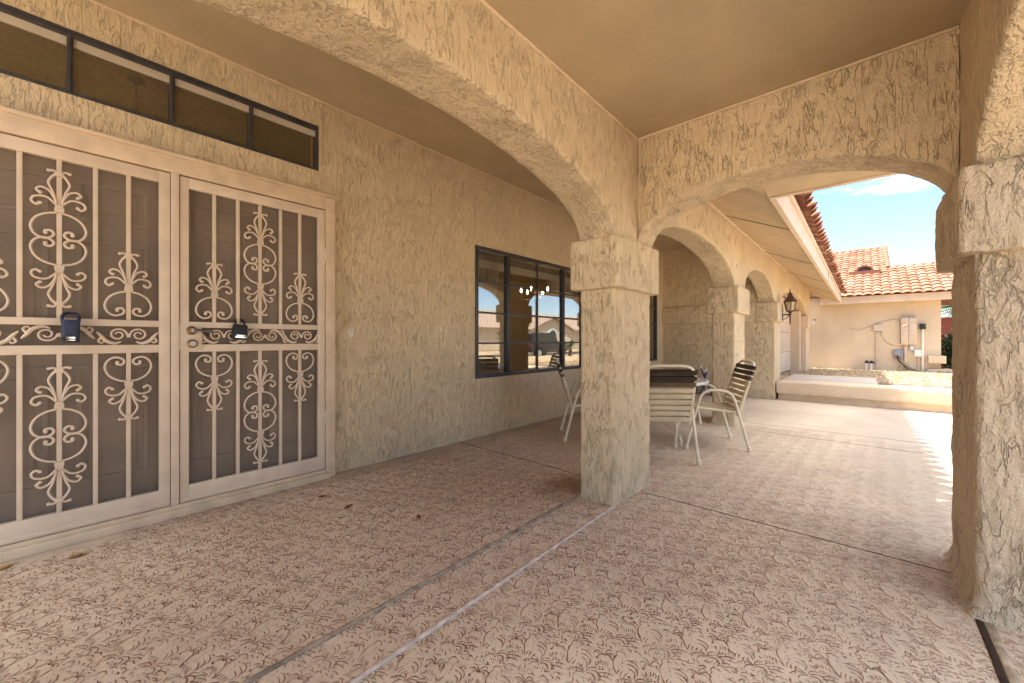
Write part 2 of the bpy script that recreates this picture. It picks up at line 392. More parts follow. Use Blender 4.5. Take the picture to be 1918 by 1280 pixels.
# ------------------------------------------------------------------ geometry builders
def zarch(u,arches,zs):
    for c,a,r in arches:
        d=(u-c)/a
        if abs(d)<1: return zs+r*math.sqrt(max(0,1-d*d))
    return zs
def arch_wall(axis,u0,u1,t0,t1,ztop,arches,zs=1.715,du=.03,rad=.014,nz=10,nt=8,samples=None,seed=0.,amp=.004):
    us=set([u0,u1])
    k=int((u1-u0)/du)
    for i in range(k+1): us.add(u0+(u1-u0)*i/k)
    for c,a,r in arches:
        for i in range(0,49):
            u=c-a*math.cos(PI*i/48)
            if u0<=u<=u1: us.add(u)
    us=sorted(us); q=[us[0]]
    for u in us[1:]:
        if u-q[-1]>.004: q.append(u)
    q[-1]=u1
    mb=MB(); loops=[]
    for u in q:
        zl=zarch(u,arches,zs); L=[]
        zz=[zl+rad+(ztop-zl-rad)*((i/nz)**1.5) for i in range(nz,-1,-1)]
        for z in zz: L.append((t0,z))
        L.append((t0+rad*.3,zl+rad*.3)); L.append((t0+rad,zl))
        for i in range(1,nt): L.append((t0+rad+(t1-t0-2*rad)*i/nt,zl))
        L.append((t1-rad,zl)); L.append((t1-rad*.3,zl+rad*.3))
        for z in reversed(zz): L.append((t1,z))
        loops.append([(u,t,z) if axis=='x' else (t,u,z) for t,z in L])
    n=len(loops[0]); vs=[p for L in loops for p in L]; fs=[]
    for i in range(len(loops)-1):
        for k in range(n):
            l=(k+1)%n; fs.append((i*n+k,i*n+l,(i+1)*n+l,(i+1)*n+k))
    fs.append(tuple(range(n))); fs.append(tuple((len(loops)-1)*n+k for k in range(n-1,-1,-1)))
    mb.add(vs,fs); mb.jitter(amp,9,seed); mb.jitter(amp*.55,34,seed+5)
    return mb
def rounded_post(x0,x1,y0,y1,z0,z1,rad=.02,dz=.03,ds=.03,flare=0,amp=.004,seed=0.,capr=0):
    _nx=max(1,int((x1-x0)/ds)); _ny=max(1,int((y1-y0)/ds)); CNT=[_ny,_nx,_ny,_nx]
    def ring(x0,x1,y0,y1,r):
        P=[]
        cs=[(x1-r,y0+r,-PI/2),(x1-r,y1-r,0),(x0+r,y1-r,PI/2),(x0+r,y0+r,PI)]
        cnt=CNT
        for i,(cx,cy,a0) in enumerate(cs):
            for k in range(5): a=a0+PI/2*k/4; P.append((cx+r*math.cos(a),cy+r*math.sin(a)))
            nx_=cs[(i+1)%4]; a=a0+PI/2
            A=(cx+r*math.cos(a),cy+r*math.sin(a)); B=(nx_[0]+r*math.cos(nx_[2]),nx_[1]+r*math.sin(nx_[2]))
            for k in range(1,cnt[i]): P.append((A[0]+(B[0]-A[0])*k/cnt[i],A[1]+(B[1]-A[1])*k/cnt[i]))
        return P
    zs=[z0+(z1-z0)*i/max(1,int((z1-z0)/dz)) for i in range(max(1,int((z1-z0)/dz))+1)]
    mb=MB(); R=[]
    if capr:
        zs=[z0,z0+capr*.3,z0+capr]+[z for z in zs if z0+capr*1.2<z<z1-capr*1.2]+[z1-capr,z1-capr*.3,z1]
    for z in zs:
        e=flare*max(0,1-(z-z0)/.09)**1.6 if flare else 0
        if capr:
            d=min(z-z0,z1-z)
            e=-capr*(1-math.sqrt(max(0,1-(1-min(1,d/capr))**2)))
        R.append([(x,y,z) for x,y in ring(x0-e,x1+e,y0-e,y1+e,rad)])
    n=len(R[0]); vs=[p for r in R for p in r]; fs=[]
    for i in range(len(R)-1):
        for k in range(n):
            l=(k+1)%n; fs.append((i*n+k,i*n+l,(i+1)*n+l,(i+1)*n+k))
    fs.append(tuple(range(n-1,-1,-1))); fs.append(tuple((len(R)-1)*n+k for k in range(n)))
    mb.add(vs,fs); mb.jitter(amp,8,seed); mb.jitter(amp*.6,30,seed+3)
    return mb
def ridge(mb,cx,cy,amp):
    o=[]
    for x,y,z in mb.v:
        k=noise.noise(Vector((x*42,y*42,z*6)))+.6*noise.noise(Vector((x*85,y*85,z*14)))
        d=Vector((x-cx,y-cy,0)).normalized(); o.append((x+d.x*amp*k,y+d.y*amp*k,z))
    mb.v=o; return mb
def pillar(x0,x1,y0,y1,label,mat,fl=.018,seed=0.,fine=.03,amp=.004,rg=0,ds=None):
    e=empty('stucco_pillar',((x0+x1)/2,(y0+y1)/2,0),label,'pillar','stucco pillars of the porch')
    cx,cy=(x0+x1)/2,(y0+y1)/2; ds=ds or fine
    ridge(rounded_post(x0,x1,y0,y1,-.01,1.40,.022,fine,ds,fl,amp,seed),cx,cy,rg).build('shaft',mat,e)
    ridge(rounded_post(x0-.05,x1+.05,y0-.05,y1+.05,1.39,1.72,.02,fine,ds,0,amp*.8,seed+2,.013),cx,cy,rg).build('capital',mat,e)
    return e

# ------------------------------------------------------------------ ground and floors
def sheet(x0,y0,x1,y1,z,name,mat,nx=1,ny=1):
    mb=MB(); vs=[(x0+(x1-x0)*i/nx,y0+(y1-y0)*j/ny,z) for j in range(ny+1) for i in range(nx+1)]
    fs=[(j*(nx+1)+i,j*(nx+1)+i+1,(j+1)*(nx+1)+i+1,(j+1)*(nx+1)+i) for j in range(ny) for i in range(nx)]
    mb.add(vs,fs); return tag(mb.build(name,mat,smooth=0,recalc=False),kind='structure')
def porch_floor():
    X0,X1,Y0,Y1=-4.,8.42,-2.3,3.3
    V=[np.array([(X0,Y0,0),(X1,Y0,0),(X1,Y1,0),(X0,Y1,0)],float)]; Q=[np.array([[0,1,2,3]])]; mi=[np.zeros(1,int)]
    S=[] # strokes: (pts mm, width mm)
    def st(w,*p): S.append((p,w))
    # plump fruit shape
    st(3.6,(-31,91),(-24,103),(-12,105),(-1,93)); st(2.4,(-31,92),(-27,87),(-31,82)); st(2,(-2,95),(2,88),(-1,84))
    st(3.4,(-27,85),(-39,66),(-38,38),(-30,4)); st(3.2,(3,72),(25,66),(40,50),(37,34)); st(3.4,(6,55),(24,49),(36,34),(33,14)); st(3.2,(8,38),(20,33),(28,20),(25,2))
    st(3,(-27,5),(-24,18),(-17,27)); st(3,(-17,0),(-14,14),(-8,22)); st(3,(-6,-3),(-2,10),(6,17)); st(2.6,(4,-3),(10,6),(15,14)); st(1.6,(-10,78),(-9,66)); st(1.6,(-9,60),(-8,50)); st(1.6,(-10,44),(-9,36))
    st(2,(26,78),(33,72),(36,66)); st(2,(14,72),(22,72),(27,76))
    # palm crown
    c=(22,-16)
    st(4,c,(4,-5),(-16,-9),(-32,-21)); st(4,(20,-20),(6,-16),(-6,-25),(-13,-38)); st(3.6,(25,-16),(44,-4),(62,-9),(72,-24)); st(4.4,(27,-20),(42,-16),(52,-26),(55,-41)); st(3.2,(24,-12),(33,2),(45,8),(58,6)); st(3,(18,-11),(12,2),(2,9))
    st(4.2,(58,-12),(74,-4),(94,-3),(108,-9)); st(3.6,(60,-22),(76,-18),(92,-20),(104,-26)); st(3,(62,-30),(76,-32),(86,-38)); st(3,(56,-2),(68,5),(80,8))
    for a,b in((-22,-15),(-12,-11),(-2,-8),(50,-24),(54,-32),(64,-14),(69,-20),(82,-5),(94,-6)):
        st(2.2,(a,b),(a-1,b-7),(a-4,b-10))
    st(2.4,(-24,-30),(-20,-40),(-21,-52)); st(2.4,(-12,-42),(-9,-52),(-11,-60)); st(2.4,(36,-28),(38,-40),(35,-50)); st(2.2,(44,-34),(47,-44),(46,-52))
    st(2.2,(22,-24),(21,-32)); st(2.4,(20,-36),(21,-44)); st(2.2,(23,-48),(21,-55)); st(3.4,(10,-34),(13,-39),(17,-41)); st(3,(27,-36),(29,-42)); st(2.4,(48,30),(54,24),(56,14)); st(2.4,(58,36),(62,26)); st(2,(50,52),(56,46)); st(2,(66,18),(70,12))
    # second crown filling the gap to the next column
    d=(78,66)
    st(3.6,d,(92,78),(106,76),(114,64)); st(3.6,d,(64,80),(52,80),(44,70)); st(3.2,d,(92,70),(100,60),(103,46)); st(3.2,d,(66,70),(58,58),(57,46)); st(3,(78,68),(84,86),(94,92),(102,90)); st(3,(77,68),(72,86),(62,94),(54,92))
    for a,b in((62,40),(68,44),(75,42),(83,44),(90,40),(98,36)): st(2.6,(a,b),(a+1,b-9),(a-2,b-19))
    for a,b in((64,16),(74,18),(84,14),(94,18)): st(2.4,(a,b),(a+2,b-7),(a+1,b-13))
    st(2.4,(60,76),(59,70),(56,67)); st(2.4,(96,74),(97,67),(95,63)); st(3,(58,104),(70,108),(80,104)); st(3,(84,100),(96,104),(106,100)); st(3.4,(104,24),(112,16),(114,4)); st(3,(44,-50),(58,-46),(70,-52)); st(3.4,(74,-46),(90,-44),(104,-52)); st(3,(-34,-40),(-40,-52),(-36,-62)); st(3,(0,-52),(8,-60),(6,-68)); st(3,(60,-58),(70,-62),(76,-70)); st(3,(84,-60),(92,-62),(96,-70))
    rr=random.Random(5)
    for _ in range(9):
        a=rr.uniform(-40,108); b=rr.uniform(-70,100); d=rr.uniform(0,2*PI); L_=rr.uniform(5,13); st(rr.uniform(1.8,2.8),(a,b),(a+L_*math.cos(d)*.6,b+L_*math.sin(d)*.5),(a+L_*math.cos(d+.6),b+L_*math.sin(d+.6)))
    base=[]; faces=[]; nseg=4; o=0
    for pts,w in S:
        q=cr([(p[0],p[1],0) for p in pts],6); L=[q[int(round(i*(len(q)-1)/nseg))] for i in range(nseg+1)]
        for i,p in enumerate(L):
            t=(L[min(i+1,nseg)]-L[max(i-1,0)]).normalized(); nn=Vector((-t.y,t.x,0)); ww=w*.45*(.25+.75*math.sin(PI*(.12+.8*i/nseg)))
            base.append(tuple(p+nn*ww)[:2]); base.append(tuple(p-nn*ww)[:2])
        for i in range(nseg): faces.append((o+2*i,o+2*i+2,o+2*i+3,o+2*i+1))
        o+=2*(nseg+1)
    B=np.array(base)/1000.; Fq=np.array(faces)
    ax=np.array((.89,.456)); ax/=np.linalg.norm(ax); lt=np.array((ax[1],-ax[0]))
    off=4; rng=np.random.RandomState(3)
    for r in range(-60,70):
        for k in range(-70,70):
            # lattice follows the stamp: columns .148, rows .165 with a shift
            l=.148*(k+(.61*r)%1); a=.165*r
            p=np.array((1.46,1.07))+l*lt+a*ax
            if not(-1.6<p[0]<5.7 and -1.35<p[1]<3.1): continue
            a0=rng.normal(0,.05); s=rng.uniform(.95,1.05); p=p+rng.normal(0,.002,2); ca,sa=math.cos(a0),math.sin(a0)
            b=B*s*1.0; lx=b[:,0]*ca-b[:,1]*sa; ly=b[:,0]*sa+b[:,1]*ca
            P=p+np.outer(lx,lt)+np.outer(ly,ax)+rng.normal(0,.0008,(len(b),2))
            ok=(P[:,0].max()<5.75) and (P[:,1].max()<3.13)
            if not ok: continue
            keep=rng.uniform(0,1,len(Fq)//nseg)>.06; kk=np.repeat(keep,nseg)
            V.append(np.column_stack([P,np.full(len(P),.0016)])); Q.append(Fq[kk]+off); mi.append(np.ones(kk.sum(),int)); off+=len(P)
    V=np.concatenate(V); Q=np.concatenate(Q); mi=np.concatenate(mi)
    me=bpy.data.meshes.new('porch_floor'); me.vertices.add(len(V)); me.vertices.foreach_set('co',V.ravel())
    me.loops.add(len(Q)*4); me.loops.foreach_set('vertex_index',Q.ravel().astype(np.int32)); me.polygons.add(len(Q)); me.polygons.foreach_set('loop_start',np.arange(0,len(Q)*4,4,dtype=np.int32))
    try: me.polygons.foreach_set('loop_total',np.full(len(Q),4,dtype=np.int32))
    except Exception: pass
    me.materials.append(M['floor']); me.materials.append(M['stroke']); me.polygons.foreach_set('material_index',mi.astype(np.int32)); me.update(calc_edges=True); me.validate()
    ob=bpy.data.objects.new('porch_floor',me); C.objects.link(ob); tag(ob,kind='structure')
porch_floor()
M['strip']=simple('pale_caulk_bead',(.64,.52,.43),.8,.2,0,.12,25,.001,120)
M['wood']=simple('weathered_joint_wood',(.36,.28,.2),.9,.1,0,.25,18,.0015,70)
M['joint']=simple('dark_joint',(.045,.03,.022),.95,.1,0,.2,12)
def strip(name,pts,r,mat,fl=.55):
    mb=MB(); P=cr([(*p,0) for p in pts],40); P=[Vector((p.x,p.y,.0))+Vector((0,.0015*noise.noise(p*9),.001*noise.noise(p*5+Vector((4,2,1))))) for p in P]
    mb.tube(P,r,8); mb.v=[(x,y,z*fl+.002) for x,y,z in mb.v]; return tag(mb.build(name,mat,smooth=60),kind='structure')
strip('pale_joint_bead',[(-1.6,1.19),(.6,1.18),(2.31,1.187)],.010,M['strip'],.8)
strip('wooden_joint_strip',[(-1.6,1.415),(.6,1.425),(2.3,1.446)],.010,M['wood'],.9)
strip('dark_joint_gap',[(-1.6,-.322),(.5,-.325),(2.3,-.325)],.011,M['joint'],.2)
strip('wooden_joint_strip',[(-1.6,-.347),(.5,-.35),(2.3,-.35)],.012,M['wood'],.25)
def crack(pts): 
    mb=MB(); P=[Vector((*p,0)) for p in pts]; Q=[]
    for i in range(len(P)-1):
        n=max(2,int((P[i+1]-P[i]).length/.04))
        for k in range(n): 
            p=P[i].lerp(P[i+1],k/n); Q.append(p+Vector((.003*noise.noise(p*12),.003*noise.noise(p*12+Vector((7,3,1))),0)))
    Q.append(P[-1]); mb.tube(Q,.0028,6); mb.v=[(x,y,max(0,z)*.3+.0021) for x,y,z in mb.v]
    return tag(mb.build('floor_crack',M['joint'],smooth=0),kind='structure')
crack([(2.7,3.13),(2.69,2.2),(2.66,1.47)]); crack([(2.66,1.16),(2.662,.48),(2.668,-.30)]); crack([(5.35,1.0),(5.3,-.4),(5.25,-2.2)]); crack([(5.8,1.1),(5.82,-.5),(5.8,-2.2)])
sheet(-80,-120,120,60,-.3,'ground',M['gravel'])
sheet(-60,-17.5,110,-9.5,-.22,'street',M['asphalt'])
mbk=MB(); mbk.box(-60,-9.5,-.28,110,-9.3,-.1); tag(mbk.build('kerb',M['conc'],smooth=0),kind='structure')
sheet(-60,-9.3,110,-7.6,-.11,'pavement',M['conc'])
sheet(-60,-7.6,8.35,-2.3,-.02,'front_yard_gravel',M['gravel'])
sheet(-30,-4.6,-4,8,-.015,'side_path',M['conc'])
sheet(-4,-4.6,8.35,-2.28,-.012,'front_path',M['conc'])
# raised side yard behind the kerb ledge: slopes gently to the neighbour
mb=MB(); nx,ny=46,40; vs=[];fs=[]
for j in range(ny+1):
    for i in range(nx+1):
        x=8.9+(26-8.9)*(i/nx)**1.3; y=-7.6+(7.6+3)*j/ny; z=.285-.14*min(1,(x-8.9)/7.2)+.018*noise.noise(Vector((x*2,y*2,0))); vs.append((x,y,z))
fs=[(j*(nx+1)+i,j*(nx+1)+i+1,(j+1)*(nx+1)+i+1,(j+1)*(nx+1)+i) for j in range(ny) for i in range(nx)]
mb.add(vs,fs)
for k in range(5200):
    x=9.6+6.4*random.random(); y=-2.6+4.4*random.random(); z=.285-.14*min(1,(x-8.9)/7.2)+.008; r=random.uniform(.012,.032)
    if x<10.8 and y>-.15: continue
    p=[Vector((random.uniform(-1,1),random.uniform(-1,1),random.uniform(-.4,.6))).normalized()*r*random.uniform(.7,1.2) for _ in range(3)]
    a=Vector((x,y,z)); d=Vector((0,0,r)); mb.add([a+Vector((r,0,0)),a+Vector((-r*.6,r*.8,0)),a+Vector((-r*.5,-r*.9,0)),a+d+p[0]*.5,a-d],[(0,1,3),(1,2,3),(2,0,3)])
tag(mb.build('side_yard_gravel',M['gravel'],smooth=0,recalc=False),kind='stuff')
mb=MB(); mb.box(8.86,-.18,.1,10.75,1.17,.30); tag(mb.build('garage_apron',M['conc'],smooth=0,bevel=.006),kind='structure')
mb=MB(); mb.box(8.86,-4,.1,9.75,-.20,.292); tag(mb.build('planting_bed',M['soil'],smooth=0),kind='structure')
# ledge
e=empty('kerb_ledge',(8.6,0,0),'low tan stucco ledge with overhanging lip, its street end sunlit','ledge')
MB().box(8.42,-.97,0,8.9,1.14,.118).build('base',M['stucco_soft'],e,bevel=.006)
rounded_post(8.365,8.95,-.99,1.16,.118,.318,.012,.04,.06,0,.004,4.,.01).build('coping',M['stucco_soft'],e)

# ------------------------------------------------------------------ house wall, ceilings, arcade
def wall_cells(mb,xs,zs,y0,y1,holes):
    def solid(x,z): return not any(a<x<b and c<z<d for a,b,c,d in holes)
    nx,nz=len(xs)-1,len(zs)-1
    S=[[solid((xs[i]+xs[i+1])/2,(zs[j]+zs[j+1])/2) for i in range(nx)] for j in range(nz)]
    for j in range(nz):
        for i in range(nx):
            if not S[j][i]: continue
            a,b,c,d=xs[i],xs[i+1],zs[j],zs[j+1]
            mb.add([(a,y0,c),(b,y0,c),(b,y0,d),(a,y0,d)],[(0,1,2,3)]); mb.add([(a,y1,c),(b,y1,c),(b,y1,d),(a,y1,d)],[(3,2,1,0)])
            if i==0 or not S[j][i-1]: mb.add([(a,y0,c),(a,y1,c),(a,y1,d),(a,y0,d)],[(3,2,1,0)])
            if i==nx-1 or not S[j][i+1]: mb.add([(b,y0,c),(b,y1,c),(b,y1,d),(b,y0,d)],[(0,1,2,3)])
            if j==0 or not S[j-1][i]: mb.add([(a,y0,c),(b,y0,c),(b,y1,c),(a,y1,c)],[(0,1,2,3)])
            if j==nz-1 or not S[j+1][i]: mb.add([(a,y0,d),(b,y0,d),(b,y1,d),(a,y1,d)],[(3,2,1,0)])
HW=3.14
W1=(2.93,5.14,.64,2.088); W2=(6.35,7.95,.64,2.10); TR=(-.83,1.288,2.36,2.705); DR=(-.53,1.352,-.02,2.10)
mb=MB(); hs=[W1,W2,TR,DR]
xs=sorted(set([-1.3,8.32]+[h[0] for h in hs]+[h[1] for h in hs])); zs=sorted(set([-.02,3.0]+[h[2] for h in hs]+[h[3] for h in hs]))
wall_cells(mb,xs,zs,HW,HW+.16,hs)
for x,a,b in((1.312,2.19,2.905),(2.922,2.11,2.905),(2.926,0,.635)): mb.box(x-.0035,HW-.004,a,x+.0035,HW,b)
hw=mb.build('house_wall',M['stucco_wall'],smooth=0,recalc=False); tag(hw,'long tan stucco house wall behind the porch, with doors and windows set in it','wall',kind='thing')
mb=MB(); mb.box(-1.0,1.40,2.91,8.4,3.2,2.99)
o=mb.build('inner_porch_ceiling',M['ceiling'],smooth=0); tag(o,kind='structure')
mb=MB(); mb.box(-1.0,HW-.016,2.894,8.3,HW-.001,2.909); tag(mb.build('ceiling_trim',M['trim'],smooth=0,bevel=.004),'thin pale bead where the house wall meets the porch ceiling','trim',kind='thing')
mb=MB(); mb.box(2.630,-.317,2.447,2.643,1.165,2.459); tag(mb.build('ceiling_trim',M['trim'],smooth=0,bevel=.003),'thin pale bead where the cross arch meets the outer ceiling','trim',kind='thing')
mb=MB(); mb.box(-.8,1.166,2.447,2.63,1.179,2.459); tag(mb.build('ceiling_trim',M['trim'],smooth=0,bevel=.003),'thin pale bead where the arcade wall meets the outer ceiling','trim',kind='thing')
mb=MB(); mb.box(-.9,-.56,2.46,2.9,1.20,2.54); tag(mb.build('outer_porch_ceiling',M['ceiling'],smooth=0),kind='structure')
mbA=arch_wall('x',-.85,8.3,1.18,1.44,2.93,[(1.01,1.3,.385),(4.145,1.275,.36),(7.14,1.16,.40)],seed=1.,du=.035)
tag(mbA.build('arcade_wall',M['stucco_heavy'],smooth=50),'tan stucco arch wall running beside the house above the row of pillars','arcade',kind='thing')
mbG=arch_wall('x',8.3,14.35,1.18,1.44,2.9,[(11.25,2.3,.40)],seed=2.,du=.08,nz=6,nt=4)
tag(mbG.build('garage_arch_wall',M['stucco'],smooth=50),'wide tan stucco arch in front of the garage door','arcade',kind='thing')
mbC=arch_wall('y',-.318,1.178,2.644,2.904,2.5,[(.43,.752,.325)],seed=3.,du=.025)
tag(mbC.build('cross_arch',M['stucco_heavy'],smooth=50),'shaded stucco cross arch spanning between the two nearest pillars','arch',kind='thing')
mbO=arch_wall('x',-.85,2.87,-.58,-.32,2.5,[(1.01,1.3,.385)],seed=4.,du=.03)
tag(mbO.build('outer_arch_wall',M['stucco_heavy'],smooth=50),'street side stucco arch rising over the big pillar at the frame edge','arcade',kind='thing')
pillar(2.31,2.87,1.18,1.44,'textured stucco pillar in the middle, floor seam ending at its foot',M['stucco'],.005,1.,.025,.004,.003,.012)
pillar(2.31,2.87,-.58,-.32,'large close stucco pillar cut by the right frame edge',M['stucco_big'],.03,2.,.018,.0045,.0055,.008)
pillar(5.42,5.98,1.18,1.44,'stucco pillar behind the cream strap chair with brown top straps',M['stucco'],.03,3.,.05)
pillar(-.85,-.29,1.18,1.44,'stucco pillar beside the camera carrying the near end of the big arch',M['stucco'],.012,4.,.08)
pillar(-.85,-.29,-.58,-.32,'street side stucco pillar beside the camera',M['stucco'],.012,5.,.08)
pillar(13.5,14.35,1.18,1.44,'farthest slim stucco pillar at the garage corner, small fixture on its capital',M['stucco_soft'],0,6.,.1)
# wing wall
e=empty('wing_wall',(8.45,2.2,0),'tan stucco wing wall with raised band closing the end of the porch','wall')
mb=MB(); mb.box(8.30,1.18,0,8.56,3.3,2.92); mb.box(8.56,1.18,0,8.95,1.46,1.72); mb.build('panel',M['stucco_wall'],e,bevel=.01)
mb=MB(); mb.box(8.225,1.46,1.39,8.299,3.138,1.72); mb.box(8.225,1.12,1.39,9.0,1.46,1.72); mb.build('band',M['stucco'],e,bevel=.014)
# garage door and jamb
e=empty('sectional_garage_door',(11.1,1.5,.25),'pale panelled garage door recessed behind the wide arch','garage door')
mb=MB()
for i in range(4): mb.box(8.96,1.5,.26+.5*i,13.2,1.54,.26+.5*i+.49)
mb.build('panel',M['gdoor'],e,bevel=.008)
MB().box(8.96,1.46,2.27,13.2,1.6,2.95).build('header',M['stucco_soft'],e)
mb=MB(); mb.box(13.2,1.30,0,13.49,1.62,1.84); tag(mb.build('garage_jamb',M['stucco_soft'],smooth=0,bevel=.012),'narrow stucco jamb beside the garage door, behind the farthest pillar','jamb',kind='thing')
MB().box(13.2,1.46,1.84,14.35,7,2.9).build('garage_side_wall',M['stucco_soft'],smooth=0)
tag(bpy.data.objects['garage_side_wall'],'stucco garage wall above the jamb','wall',kind='thing')

# ------------------------------------------------------------------ tiled roofs
def tile_field(o,u,v,nu,nv,pitch=.21,course=.30,hh=.075,name='tiles',mat=None,parent=None,w=None,vf=None):
    """barrel tiles: u along the eave, v up the slope, w outward"""
    o=Vector(o);u=Vector(u).normalized();v=Vector(v).normalized();w=u.cross(v).normalized()
    if w.z<0: w=-w
    vs=[];fs=[];tone=[]; K=7
    for j in range(nv):
        for i in range(nu):
            if vf and not vf(i*pitch,j*course): continue
            b=len(vs); tn=random.random(); dv=random.uniform(-.012,.012); dl=random.uniform(-.004,.004)
            for r in range(2):
                for k in range(K):
                    s=k/(K-1); h=hh*math.sin(PI*s)**.8; uu=i*pitch+s*pitch
                    vv=j*course+(r*(course+.045))+dv - (0.05*math.sin(PI*s) if r==0 else 0)
                    lift=.034*(1-r)+dl
                    vs.append(o+u*uu+v*vv+w*(h*(1.05 if r==0 else .92)+lift))
            for k in range(K): # thickness of the front lip
                s=k/(K-1); vs.append(o+u*(i*pitch+s*pitch)+v*(j*course+dv-.05*math.sin(PI*s)+.002)+w*(max(0,hh*math.sin(PI*s)**.8*1.05-.016)+.034+dl-.012))
            for k in range(K-1):
                fs.append((b+k,b+k+1,b+K+k+1,b+K+k)); tone.append(tn)
                fs.append((b+2*K+k,b+2*K+k+1,b+k+1,b+k)); tone.append(tn*.6)
    me=bpy.data.meshes.new(name); og=Vector((0,0,0))
    q=parent
    while q is not None: og+=Vector(q.location); q=q.parent
    me.from_pydata([tuple(p-og) for p in vs],[],fs); me.materials.append(mat or M['tile'])
    at=me.attributes.new('tone','FLOAT','FACE'); at.data.foreach_set('value',tone); me.shade_smooth(); me.set_sharp_from_angle(angle=math.radians(50))
    ob=bpy.data.objects.new(name,me); C.objects.link(ob); ob.parent=parent; return ob
SL=.45
EY=.55; EX=3.57; EX1=15.2
er=empty('main_roof',(9,3,2.4),'tiled main roof eave with pale fascia and boarded soffit over the far arches','roof')
# soffit (valley where the two eaves meet)
mb=MB(); g={}
def sz(x,y):
    dA=max(0,1.18-y); dB=max(0,x-2.904); return 2.455-SL*min(dA,dB)
xs=[2.904,3.0,3.1,3.2,3.3,3.4,3.5,3.57]+[3.57+i*(EX1-3.57)/20 for i in range(1,21)]; ysm=[.55,.62,.7,.78,.86,.94,1.03,1.1,1.18]
for i in range(len(xs)-1):
    for j in range(len(ysm)-1):
        q=[(xs[i],ysm[j]),(xs[i+1],ysm[j]),(xs[i+1],ysm[j+1]),(xs[i],ysm[j+1])]; mb.add([(x,y,sz(x,y)) for x,y in q],[(3,2,1,0)])
mb.build('soffit',M['soffit'],er,smooth=0,recalc=False)
for x in (4.86,7.28,9.7,12.1,14.5): mb=MB(); mb.obox((x,(EY+1.18)/2,(sz(x,EY)+2.455)/2-.001),(.006,0,0),(0,.315,.142),(0,.0015,-.003)); mb.build('soffit_joint',M['groove'],er,smooth=0)
mb=MB(); mb.box(3.595,EY-.045,2.150,EX1,EY-.0,2.345); mb.build('fascia',M['fascia'],er,smooth=0,bevel=.005)
mb=MB(); mb.box(3.6,EY-.065,2.345,EX1+.02,EY,2.40); mb.build('eave_trim',M['fascia'],er,smooth=0,bevel=.004)
mb=MB(); mb.box(9.62,EY-.049,2.152,9.626,EY-.045,2.343); mb.build('fascia_joint',M['groove'],er,smooth=0)
mb=MB(); mb.box(2.905,1.150,2.432,14.35,1.178,2.452); mb.build('soffit_bead',M['trim'],er,smooth=0,bevel=.004)
mb=MB(); mb.prism([(EY,2.395),(8.5,2.395+SL*7.95),(8.5,2.30+SL*7.95),(EY,2.3)],3.0,EX1,'x'); mb.prism([(2.2,3.13),(8.5,2.395+SL*7.95),(8.5,2.30+SL*7.95),(2.2,3.03)],-1.2,3.0,'x'); mb.build('roof_deck',M['broof'],er,smooth=0)
tile_field((3.72,EY-.10,2.385),(1,0,0),(0,1,SL),int((EX1-3.72)/.21),20,name='roof_tiles',parent=er)
mb=MB(); mb.prism([(EY-.045,2.155),(EY-.045,2.40),(1.3,2.72),(1.3,2.47)],EX1,EX1+.04,'x'); mb.build('bargeboard',M['fascia'],er,smooth=0)
ep=empty('porch_roof',(0,0,2.6),'porch roof eave board crossing above the cross arch opening','roof')
mb=MB(); ys=[-.72,-.4,0,.3,.55]
xs=[2.904,3.1,3.3,3.57]
for i in range(3):
    for j in range(4):
        q=[(xs[i],ys[j]),(xs[i+1],ys[j]),(xs[i+1],ys[j+1]),(xs[i],ys[j+1])]; mb.add([(x,y,2.455-SL*(x-2.904)) for x,y in q],[(3,2,1,0)])
mb.build('soffit',M['soffit'],ep,smooth=0,recalc=False)
mb=MB(); mb.box(EX-.0,-.75,2.142,EX+.045,EY-.05,2.38); mb.build('fascia',M['fascia'],ep,smooth=0,bevel=.005)
mb=MB()
mb.box(-1.0,-.75,2.545,2.9,1.6,2.60); mb.add([(2.9,-.75,2.62),(EX+.1,-.75,2.385),(EX+.1,EY,2.385),(2.9,EY,2.62)],[(0,1,2,3)])  # unseen deck cut short behind camera and streetward to let fill light in
mb.build('roof_deck',M['broof'],ep,smooth=0)
tile_field((EX+.10,-.78,2.385),(0,1,0),(-1,0,SL),6,5,name='roof_tiles',parent=ep)

# ------------------------------------------------------------------ windows
def window(x0,x1,z0,z1,y,label,divs,rows,mat='glass',b=.042,dw=.026,tb=.042):
    e=empty('window',((x0+x1)/2,y,z0),label,'window')
    fy0,fy1=y-.012,y+.05
    mb=MB(); mb.box(x0,fy0,z0,x1,fy1,z0+b); mb.box(x0,fy0,z1-tb,x1,fy1,z1); mb.box(x0,fy0,z0+b,x0+b,fy1,z1-tb); mb.box(x1-b,fy0,z0+b,x1,fy1,z1-tb)
    mb.box(x0+.012,fy0-.008,z1-.02,x1-.012,fy0,z1-.008)
    mb.build('frame',M['bronze'],e,bevel=.003)
    xs=[x0]+divs+[x1]
    for k,d in enumerate(divs):
        m=MB(); m.box(d-dw,fy0+.002,z0+b,d+dw,fy1-.002,z1-tb); m.box(d-.004,fy0-.004,z0+b,d+.004,fy0+.002,z1-b); m.build('mullion',M['bronze'],e,bevel=.003)
    for k in range(len(xs)-1):
        a=xs[k]+(b if k==0 else dw); c=xs[k+1]-(b if k==len(xs)-2 else dw); 
        p=MB(); p.box(a,y+.018,z0+b,c,y+.024,z1-tb); pane=p.build('pane',M[mat],e,smooth=0)
        if rows:
            for r in range(1,rows):
                m=MB(); zz=z0+b+(z1-z0-2*b)*r/rows; m.box(a,y+.005,zz-.011,c,y+.017,zz+.011); m.build('muntin',M['bronze'],e,bevel=.002)
            if c-a>.8: m=MB(); m.box((a+c)/2-.011,y+.003,z0+b,(a+c)/2+.011,y+.016,z1-b); m.build('muntin',M['bronze'],e,bevel=.002)
    return e
